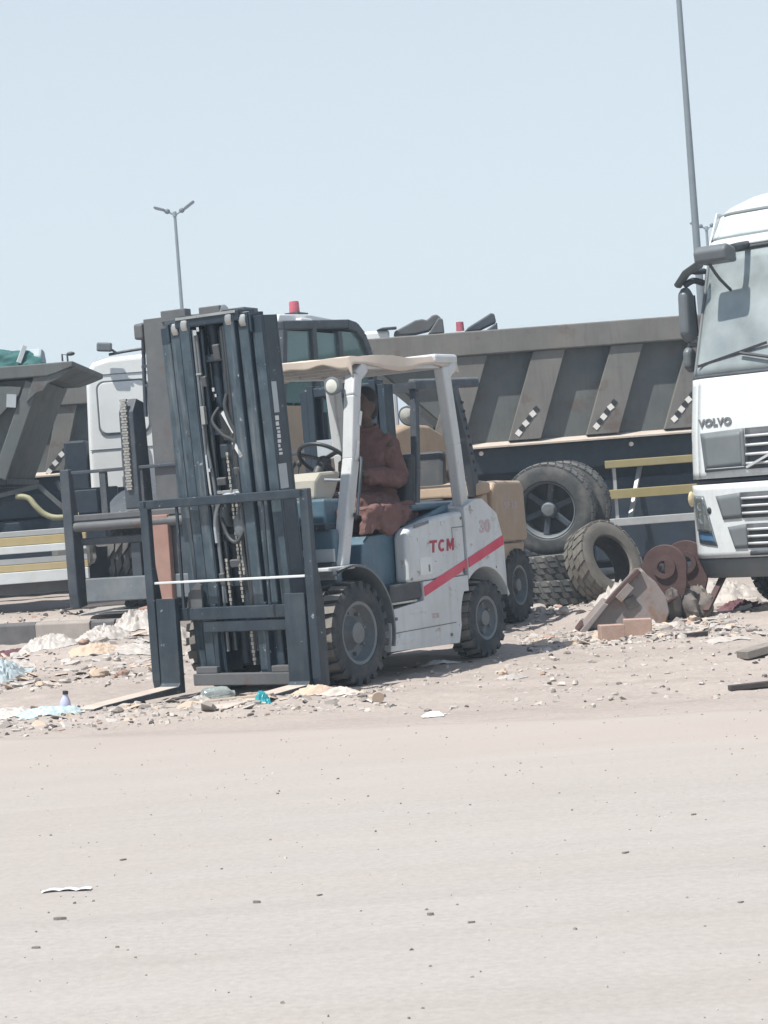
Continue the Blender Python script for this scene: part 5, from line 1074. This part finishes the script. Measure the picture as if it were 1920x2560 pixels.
MB().box((-.02,-.380,.29),(.16,.012,.07),(0,-.78,0)).build('wear_plate','rust_bucket',bk,bevel=.004); MB().box((.03,-.335,.20),(.10,.02,.10),(0,-.4,0)).build('wear_plate','rust_mud',bk,bevel=.01)
# ---------------------------------------------------------------- rusty hitch with two pierced ears
hk=thing('excavator_hitch','dark rusty hitch with two round pierced ears behind the bucket','machine part',(2.47,17.62,0),R(-20))
def ear(y0,y1,cx,cz,ro,hole):
    n=36; q=MB(); out=[];inn=[]
    for i in range(n):
        a=2*PI*i/n; dx=math.cos(a); dz=math.sin(a); r=ro
        if dz<-.2: r=ro*(1+.95*((-dz-.2)/.8)**1.5)
        out.append((cx+dx*r*(1 if dz>-.2 else 1-.25*((-dz-.2)/.8)),cz+dz*r)); inn.append((cx+dx*hole,cz+dz*hole))
    vs=[(x,y,z) for y in (y0,y1) for x,z in out]+[(x,y,z) for y in (y0,y1) for x,z in inn]
    fs=[]
    for i in range(n):
        j=(i+1)%n; fs+=[(i,j,n+j,n+i),(2*n+i,2*n+j,3*n+j,3*n+i),(i,j,2*n+j,2*n+i),(n+i,n+j,3*n+j,3*n+i)]
    return q.add(vs,fs)
def boss(y0,y1,cx,cz,r0,r1): return MB().lathe([(r1,y0),(r0,y0),(r0,y1),(r1,y1),(r1,y0)],(cx,0,cz),'y',28)
for y,cx,cz in ((-.16,-.02,.455),(.16,.10,.47)):
    e_=ear(y-.028,y+.028,cx,cz,.195,.058).build('ear_plate','rust_dark',hk,bevel=.006)
    boss(y-.055,y-.026,cx,cz,.10,.058).build('boss_ring','rust_dark',e_,smooth=40)
MB().cyl((-.02,-.13,.26),(.06,.13,.26),.07).build('cross_tube','rust_dark',hk,smooth=40)
for i,(x,y,a,h) in enumerate(((-.10,-.22,.09,.22),(.04,-.20,.08,.27),(.16,-.12,.10,.24),(.26,.0,.09,.20),(.0,.0,.14,.20),(.18,.12,.13,.26))):
    q=MB().ell((x,y,h*.42),(a,a*.8,h*.62),14,10,jit=.16,seed=40+i,rot=(.2*math.sin(i*2),.3*math.cos(i*3),i)); q.build('mud_crust','rust_mud',hk,smooth=35)
for i,(a,c,w) in enumerate((((-.28,-.25,.02),(.10,-.32,.20),.05),((.30,-.10,.05),(.42,.20,.34),.06),((-.20,.05,.10),(-.14,.12,.46),.07))): MB().beam(a,c,w,w*.5).build('bent_bar','rust_dark',hk,bevel=.006)
MB().prism([(-.20,.38),(-.22,.58),(-.17,.62),(-.10,.60),(-.10,.50)],'y',.10,.16).build('broken_lug','rust_mud',hk,bevel=.01)
# ---------------------------------------------------------------- bricks and rubble
def rest(x,y,dz=0): return (x,y,zt(x,y)+dz)
for lb,x,y,sx,sz,rz in (('reddish brick lying in front of the rusty bucket, the left one',1.70,15.75,.19,.135,.12),('pinkish block beside the brick in front of the bucket',1.93,15.93,.22,.14,-.05)):
    q=MB(); q.box((0,0,sz/2),(sx,.12,sz)); o=q.build('brick','brick',None,bevel=.006,loc=rest(x,y,-.01),rot=(0,.03,rz)); tag(o,lb,'brick')
rg=random.Random(21)
def rock(seed,flat=.55):
    q=MB().ell((0,0,0),(1,.72,flat),9,6,jit=.22,seed=seed); 
    g=random.Random(seed)
    pl=[Vector((g.uniform(-1,1),g.uniform(-1,1),g.uniform(-1,1))).normalized() for _ in range(5)]
    vs=[]
    for v in q.v:
        v=Vector(v)
        for p in pl:
            d=v.dot(p)-.55
            if d>0: v-=p*d
        vs.append(tuple(v))
    q.v=vs; return q.mesh('rubble')
ROCK=[rock(i,.5+.1*(i%4)) for i in range(10)]
def slab(seed):
    g=random.Random(seed); n=g.randint(4,6); P=[]
    for i in range(n): a=2*PI*(i+g.uniform(-.25,.25))/n; r=g.uniform(.7,1.1); P.append((math.cos(a)*r,math.sin(a)*r*.6))
    return MB().prism(P,'z',-.11,.11).mesh('slab')
SLAB=[slab(50+i) for i in range(8)]
def matcopy(me,m):
    c=me.copy(); c.materials.clear(); c.materials.append(M[m]); return c
RM={}
def piece(name,label,cat,group,x,y,s,m,kind):
    src=(ROCK if kind=='r' else SLAB); i=rg.randrange(len(src)); key=(kind,i,m)
    if key not in RM: RM[key]=matcopy(src[i],m)
    o=bpy.data.objects.new(name,RM[key]); COL.objects.link(o); sz=s*rg.uniform(.7,1.2); o.scale=(s*rg.uniform(.8,1.3),s*rg.uniform(.7,1.1),sz*(.8 if kind=='r' else .9))
    o.location=rest(x,y,sz*(.22 if kind=='r' else .07)); o.rotation_euler=(rg.gauss(0,.16),rg.gauss(0,.16),rg.uniform(0,6.28)); return tag(o,label,cat,group)
PAL=['concrete','concrete','concrete','plastic_bag','concrete_dark','brick','cardboard','dark_scrap']
ADJ={'concrete':'pale grey concrete','plastic_bag':'whitish plaster','concrete_dark':'dark brown','brick':'reddish brick','cardboard':'tan board','dark_scrap':'blackish'}
AREAS=[('|between the forklift rear wheel and the bricks','rubble left of the bricks',(1.05,1.75,15.5,16.7),30,(.03,.09)),
 ('|near the rusty bucket','rubble round the bucket',(1.75,2.75,15.2,16.8),32,(.03,.085)),
 ('|under the white tractor bumper','rubble under the tractor bumper',(2.75,3.9,17.6,20.2),34,(.05,.15)),
 ('|beside the stacked tyres','rubble beside the stacked tyres',(1.15,2.1,17.6,20.2),26,(.04,.12)),
 ('|in the rubbish heap left of the forks','lumps in the rubbish heap',(-3.7,-1.75,15.2,19.6),70,(.04,.11)),
 ('|in the litter strip before the forks','lumps in the litter strip',(-2.7,-.2,12.0,13.3),48,(.018,.05)),
 ('|on the raised sand behind the kerb','lumps behind the kerb',(-4.6,-2.4,21.6,22.6),16,(.04,.10)),
 ('|on the open sand at the right','scrap on the open sand',(.2,3.0,11.4,15.0),36,(.02,.05))]
for lb,gp,(x0,x1,y0,y1),n,(s0,s1) in AREAS:
    for i in range(n):
        k=rg.random(); kd='s' if k<.5 else 'r'; mm=rg.choice(PAL); t_=rg.random()**2.2
        place=lb.split('|')[1]; lab='%s%s %s %s'%('larger ' if t_>.35 else '',ADJ[mm],'flat shard' if kd=='s' else 'lump',place)
        piece('broken_block',lab,'broken block',gp+', '+lab.split(' '+place)[0]+'s',rg.uniform(x0,x1),rg.uniform(y0,y1),s0+(s1-s0)*t_,mm,kd)
# countless small chips and gravel: one mass per colour
def chips(name,label,m,n,areas,s0,s1,flat):
    q=MB(); g=random.Random(len(name)+n)
    for _ in range(n):
        x0,x1,y0,y1,wgt=g.choices(areas,[a[4] for a in areas])[0]; x=g.uniform(x0,x1); y=g.uniform(y0,y1)
        if y<road_edge(x)-.15 and y>road_edge(x)-.02: continue
        s=s0+(s1-s0)*g.random()**3; z=max(zt(x,y),.006 if y<road_edge(x)-.1 else -1); c=Vector((x,y,z+s*flat*.3)); rt=Euler((g.gauss(0,.25),g.gauss(0,.25),g.uniform(0,6.3))).to_matrix()
        k=g.randint(4,6); P=[]
        for i in range(k): a=2*PI*(i+g.uniform(-.3,.3))/k; r=g.uniform(.6,1.1)*s; P.append(Vector((math.cos(a)*r,math.sin(a)*r*.65,0)))
        top=[c+rt@(p*.72+Vector((0,0,s*flat*.5))) for p in P]; bot=[c+rt@(p-Vector((0,0,s*flat*.6))) for p in P]
        q.loft([bot,top])
    o=q.build(name,m); return tag(o,label,name.replace('_',' '),kind='stuff')
verge=[(-3.9,-1.6,14.8,20.3,4),(-3.0,0,11.9,13.4,4),(0,3.4,11.3,15.2,2.6),(1.0,2.9,15.1,17.2,4),(1.0,4.0,17.2,21,3),(-4.6,-2.0,21.5,23,1.5)]
chips('pale_chips','countless pale chips of stone and plastic over the verge','concrete',2600,verge,.006,.04,.6)
chips('brown_chips','countless brown scraps strewn over the verge','concrete_dark',1500,verge,.006,.032,.5)
chips('white_scraps','countless white paper and plastic scraps over the verge','plastic_bag',900,verge,.008,.045,.25)
chips('dark_scraps','countless small dark scraps over the verge','dark_scrap',700,verge,.006,.035,.4)
chips('broken_boards','countless flat broken boards and plastic shards heaped on the verge','cardboard',420,[(-3.9,-1.7,15.3,19.8,3),(1.1,2.8,15.3,17.0,2.4),(2.6,4.0,17.4,20.3,2),(-2.8,-.1,12.2,13.3,1.2)],.03,.13,.10)
chips('pale_shards','countless pale plastic and plaster shards heaped on the verge','plastic_bag',900,[(-3.9,-1.7,15.0,19.8,6),(1.1,2.8,15.3,17.0,2.4),(2.6,4.0,17.4,20.3,2),(-2.8,-.1,12.2,13.3,1)],.025,.12,.12)
chips('grey_shards','countless grey concrete shards heaped on the verge','kerb_light',600,[(-3.9,-1.7,15.3,19.8,3),(1.1,2.8,15.3,17.0,2.4),(2.6,4.0,17.4,20.3,2),(-2.8,-.1,12.2,13.3,1)],.02,.09,.35)
road=[(-2.6,2.6,4.4,11.2,1)]
chips('road_gravel','fine dark grit scattered on the dusty road','concrete_dark',620,road,.003,.0095,.8)
chips('road_pebbles','pale pebbles scattered on the dusty road','concrete',260,road,.003,.010,.7)
# a few larger dark scraps on the road
for i,(x,y,s) in enumerate(((-1.12,6.35,0.0136),(-1.05,7.35,0.0099),(-.30,6.42,0.0074),(-1.12,5.95,0.0124),(.05,6.0,0.0099),(.16,5.85,0.0070),(-1.35,6.05,0.0070),(.72,6.75,0.0091),(.95,5.85,0.0091),(1.05,7.4,0.0070),(-.50,6.38,0.0098))):
    q=MB().prism([(-s*rg.uniform(.7,1.4),-s*.3),(-s*.3,-s*rg.uniform(.4,.9)),(s*.4,-s*rg.uniform(.2,.7)),(s*rg.uniform(.8,2.2),-s*.1),(s*.5,s*rg.uniform(.3,.8)),(-s*.8,s*rg.uniform(.3,.8))],'z',0,s*rg.uniform(.4,.9)); o=q.build('road_scrap','concrete_dark',None,loc=(x,y,.0065),rot=(0,0,rg.uniform(-.4,.4))); tag(o,'small dark scrap lying on the dusty road','scrap','dark scraps on the road')
q=MB().grid(lambda u,v:(-.085+.17*u,-.018+.036*v+.012*math.sin(u*5),.002+.006*abs(math.sin(u*9+v*3))),20,4); o=q.build('plastic_strip','sticker_white',None,smooth=60,loc=(-1.17,6.83,.007),recalc=False); tag(o,'thin white plastic strip lying alone on the road','litter')
# ---------------------------------------------------------------- litter
def crumple(name,label,cat,c,sx,sy,h,m,seed,n=46,rz=0,fold=5):
    g=random.Random(seed); o1,o2=g.uniform(0,50),g.uniform(0,50)
    def fn(u,v):
        a=u*2-1; b_=v*2-1; rr=min(1,math.sqrt(a*a+b_*b_)); env=(1-rr**2.2)
        w=1+.25*fbm(math.atan2(b_,a)*1.3+o1,o2); x=a*sx/2*w; y=b_*sy/2*w
        rid=1-1.5*abs(fbm(a*fold*.6+o1,b_*fold*.6+o2,seed,3)); f2=fbm(a*fold*1.1+o2,b_*fold*1.1+o1,seed,2)
        wx=c[0]+x*math.cos(rz)-y*math.sin(rz); wy=c[1]+x*math.sin(rz)+y*math.cos(rz)
        return (wx,wy,zt(wx,wy)+.004+h*env*(.35+.55*rid)+h*.16*abs(f2)*(.4+env))
    return tag(MB().grid(fn,n,n).build(name,m,None,smooth=70,recalc=False),label,cat)
PILE=[('largest crumpled pale plastic bag on top of the rubbish heap',-2.32,18.55,.62,.55,.20,'plastic_bag'),('greyish torn bag on the right slope of the rubbish heap',-2.0,18.3,.45,.40,.13,'concrete'),('dirty bag at the left foot of the heap',-3.05,17.7,.55,.40,.13,'plastic_bag'),
 ('whitish sack in the middle of the rubbish heap',-2.62,18.1,.50,.45,.12,'plastic_bag'),('flat pale sheet in front of the heap beside the left fork',-2.15,17.3,.55,.30,.06,'plastic_bag'),('brownish torn sack at the foot of the heap',-2.55,17.3,.42,.32,.06,'cardboard'),('small white bag below the kerb at the left',-3.35,18.4,.35,.28,.08,'plastic_bag'),('grey rumpled sheet left of the heap',-3.3,17.0,.50,.30,.07,'concrete')]
for i,(lb,x,y,sx,sy,h,m) in enumerate(PILE): crumple('rubbish_bag',lb,'bag',(x,y),sx,sy,h,m,60+i,44,.3*math.sin(i*3),5)
crumple('plastic_bag','grey green plastic bag cut off by the left picture edge','bag',(-3.22,16.4),.40,.7,.16,'tarp_grey',14,40)
crumple('cloth_rag','dark red cloth strip lying below the kerb at the left','cloth',(-3.55,19.3),.75,.22,.07,'cloth_maroon',15,40,.15)
crumple('cloth_rag','maroon rag crumpled under the white tractor bumper','cloth',(3.15,18.2),.42,.35,.10,'cloth_maroon',16,40)
crumple('plastic_bag','flattened pale blue plastic bag at the left end of the litter','bag',(-2.22,12.88),.42,.22,.055,'plastic_blue',17,44,.05)
crumple('plastic_bag','thin clear plastic bag left of the pale blue one','bag',(-2.50,13.0),.34,.25,.06,'plastic_bag',18,40)
crumple('plastic_wrap','small crumpled bright teal plastic wrapper in front of the forks','wrapper',(-.83,12.42),.11,.13,.075,'plastic_teal',19,34,.3,5)
crumple('plastic_wrap','crumpled clear wrap beside the round bottle','wrapper',(-1.28,12.85),.22,.18,.06,'plastic_bag',22,36)
crumple('paper','torn cardboard flap lying before the front wheel','cardboard',(-.50,12.75),.34,.20,.07,'cardboard',23,30,.25,3)
crumple('paper','torn pale cardboard beside the front wheel','cardboard',(-.36,12.62),.26,.16,.05,'concrete',24,30,-.2,3)
crumple('paper','white crumpled paper on the sand at the road edge','paper',(.19,11.32),.13,.10,.03,'sticker_white',25,26)
crumple('paper','cream paper sheet lying on the open sand at the right','paper',(2.48,14.95),.32,.25,.03,'plastic_bag',26,30,.1,3)
crumple('plastic_sheet','whitish sheet draped over the rubble behind the leaning tyre','plastic sheet',(2.35,19.0),.9,.8,.30,'plastic_bag',27,44)
crumple('plastic_sheet','whitish crumpled sheet under the tractor bumper','plastic sheet',(3.15,19.3),.9,.9,.22,'plastic_bag',28,44)
crumple('plastic_wrap','pale plastic wrap lying between the wheels of the white forklift','wrapper',(.34,14.72),.30,.12,.035,'sticker_white',29,28,.2)
crumple('plastic_wrap','whitish wrapper on the sand right of the shadow','wrapper',(.75,13.2),.24,.10,.03,'plastic_bag',30,28,.3)
# lilac cup, bottle, disc
o=MB().lathe([(.045,0),(.048,.01),(.040,.055),(.026,.085),(.020,.10),(.020,.125),(.001,.127)],(0,0,0),'z',20,True).build('plastic_jar','plastic_lilac',None,smooth=40,loc=rest(-2.14,12.95,.03),rot=(.06,.1,0)); o.scale=(.8,.8,.75); tag(o,'small lilac plastic jar standing on the pale blue bag','jar'); MB().cyl((0,0,.112),(0,0,.14),.023,n=16).build('lid','marker_black',o,smooth=40)
o=MB().lathe([(.001,-.11),(.045,-.108),(.056,-.09),(.056,.03),(.05,.06),(.022,.09),(.020,.11),(.001,.112)],(0,0,0),'x',22).build('plastic_bottle','bottle_clear',None,smooth=50,loc=rest(-1.15,12.95,.055),rot=(0,0,.5)); tag(o,'clear round plastic bottle lying under the carriage','bottle')
o=MB().lathe([(.001,-.008),(.036,-.008),(.038,0),(.036,.008),(.001,.008)],(0,0,0),'y',24).build('tin_lid','cardboard',None,smooth=40,loc=rest(-.12,12.15,.036),rot=(.15,0,.1)); tag(o,'round tan lid standing on edge in the sand','lid')
# planks and sheets
for lb,a,c,w,h,m in (('thin pale plank lying in the litter before the right fork',(-1.22,12.72),(-.78,12.55),.06,.018,'wood'),('dark wooden lath on the open sand near the road',(1.9,11.55),(2.3,11.62),.05,.03,'dark_scrap'),('grey board tilted out of the sand at the right edge',(2.28,13.25),(2.50,13.35),.13,.05,'concrete_dark'),('dark flat stick lying beside the cream paper',(2.16,15.35),(2.40,15.5),.06,.035,'dark_scrap')):
    z0=zt(*a); z1=zt(*c); o=MB().beam((*a,z0+h*.6),(*c,z1+h*.9),w,h).build('plank',m,None,bevel=.003); tag(o,lb,'plank')
sh=MB().hexa([(-3.35,21.5,.215),(-2.3,21.1,.22),(-2.2,21.75,.27),(-3.2,22.1,.26),(-3.35,21.5,.225),(-2.3,21.1,.245),(-2.2,21.75,.29),(-3.2,22.1,.27)]).build('metal_sheet','sheet_metal'); tag(sh,'bent grey metal sheet lying on the sand behind the kerb','metal sheet')
sh=MB().hexa([(-3.6,22.2,.25),(-2.2,21.75,.30),(-2.15,22.0,.33),(-3.5,22.5,.27),(-3.6,22.2,.265),(-2.2,21.75,.315),(-2.15,22.0,.345),(-3.5,22.5,.285)]).build('metal_sheet','dark_scrap'); tag(sh,'dark flat sheet edge lying behind the bent grey sheet','metal sheet')

# ---------------------------------------------------------------- dusty air
hzm=bpy.data.materials.new('haze_air'); hzm.use_nodes=True; n=hzm.node_tree.nodes; l=hzm.node_tree.links; n.clear()
out=n.new('ShaderNodeOutputMaterial'); pv=n.new('ShaderNodeVolumePrincipled'); pv.inputs['Color'].default_value=(.70,.85,1,1); pv.inputs['Density'].default_value=.0022; pv.inputs['Anisotropy'].default_value=.0
l.new(pv.outputs[0],out.inputs['Volume']); M['haze_air']=hzm
hb=MB().bx(-910,910,-70,1010,-1.2,15).build('haze','haze_air'); tag(hb,'thin dusty haze filling the air over the whole yard','haze',kind='stuff')
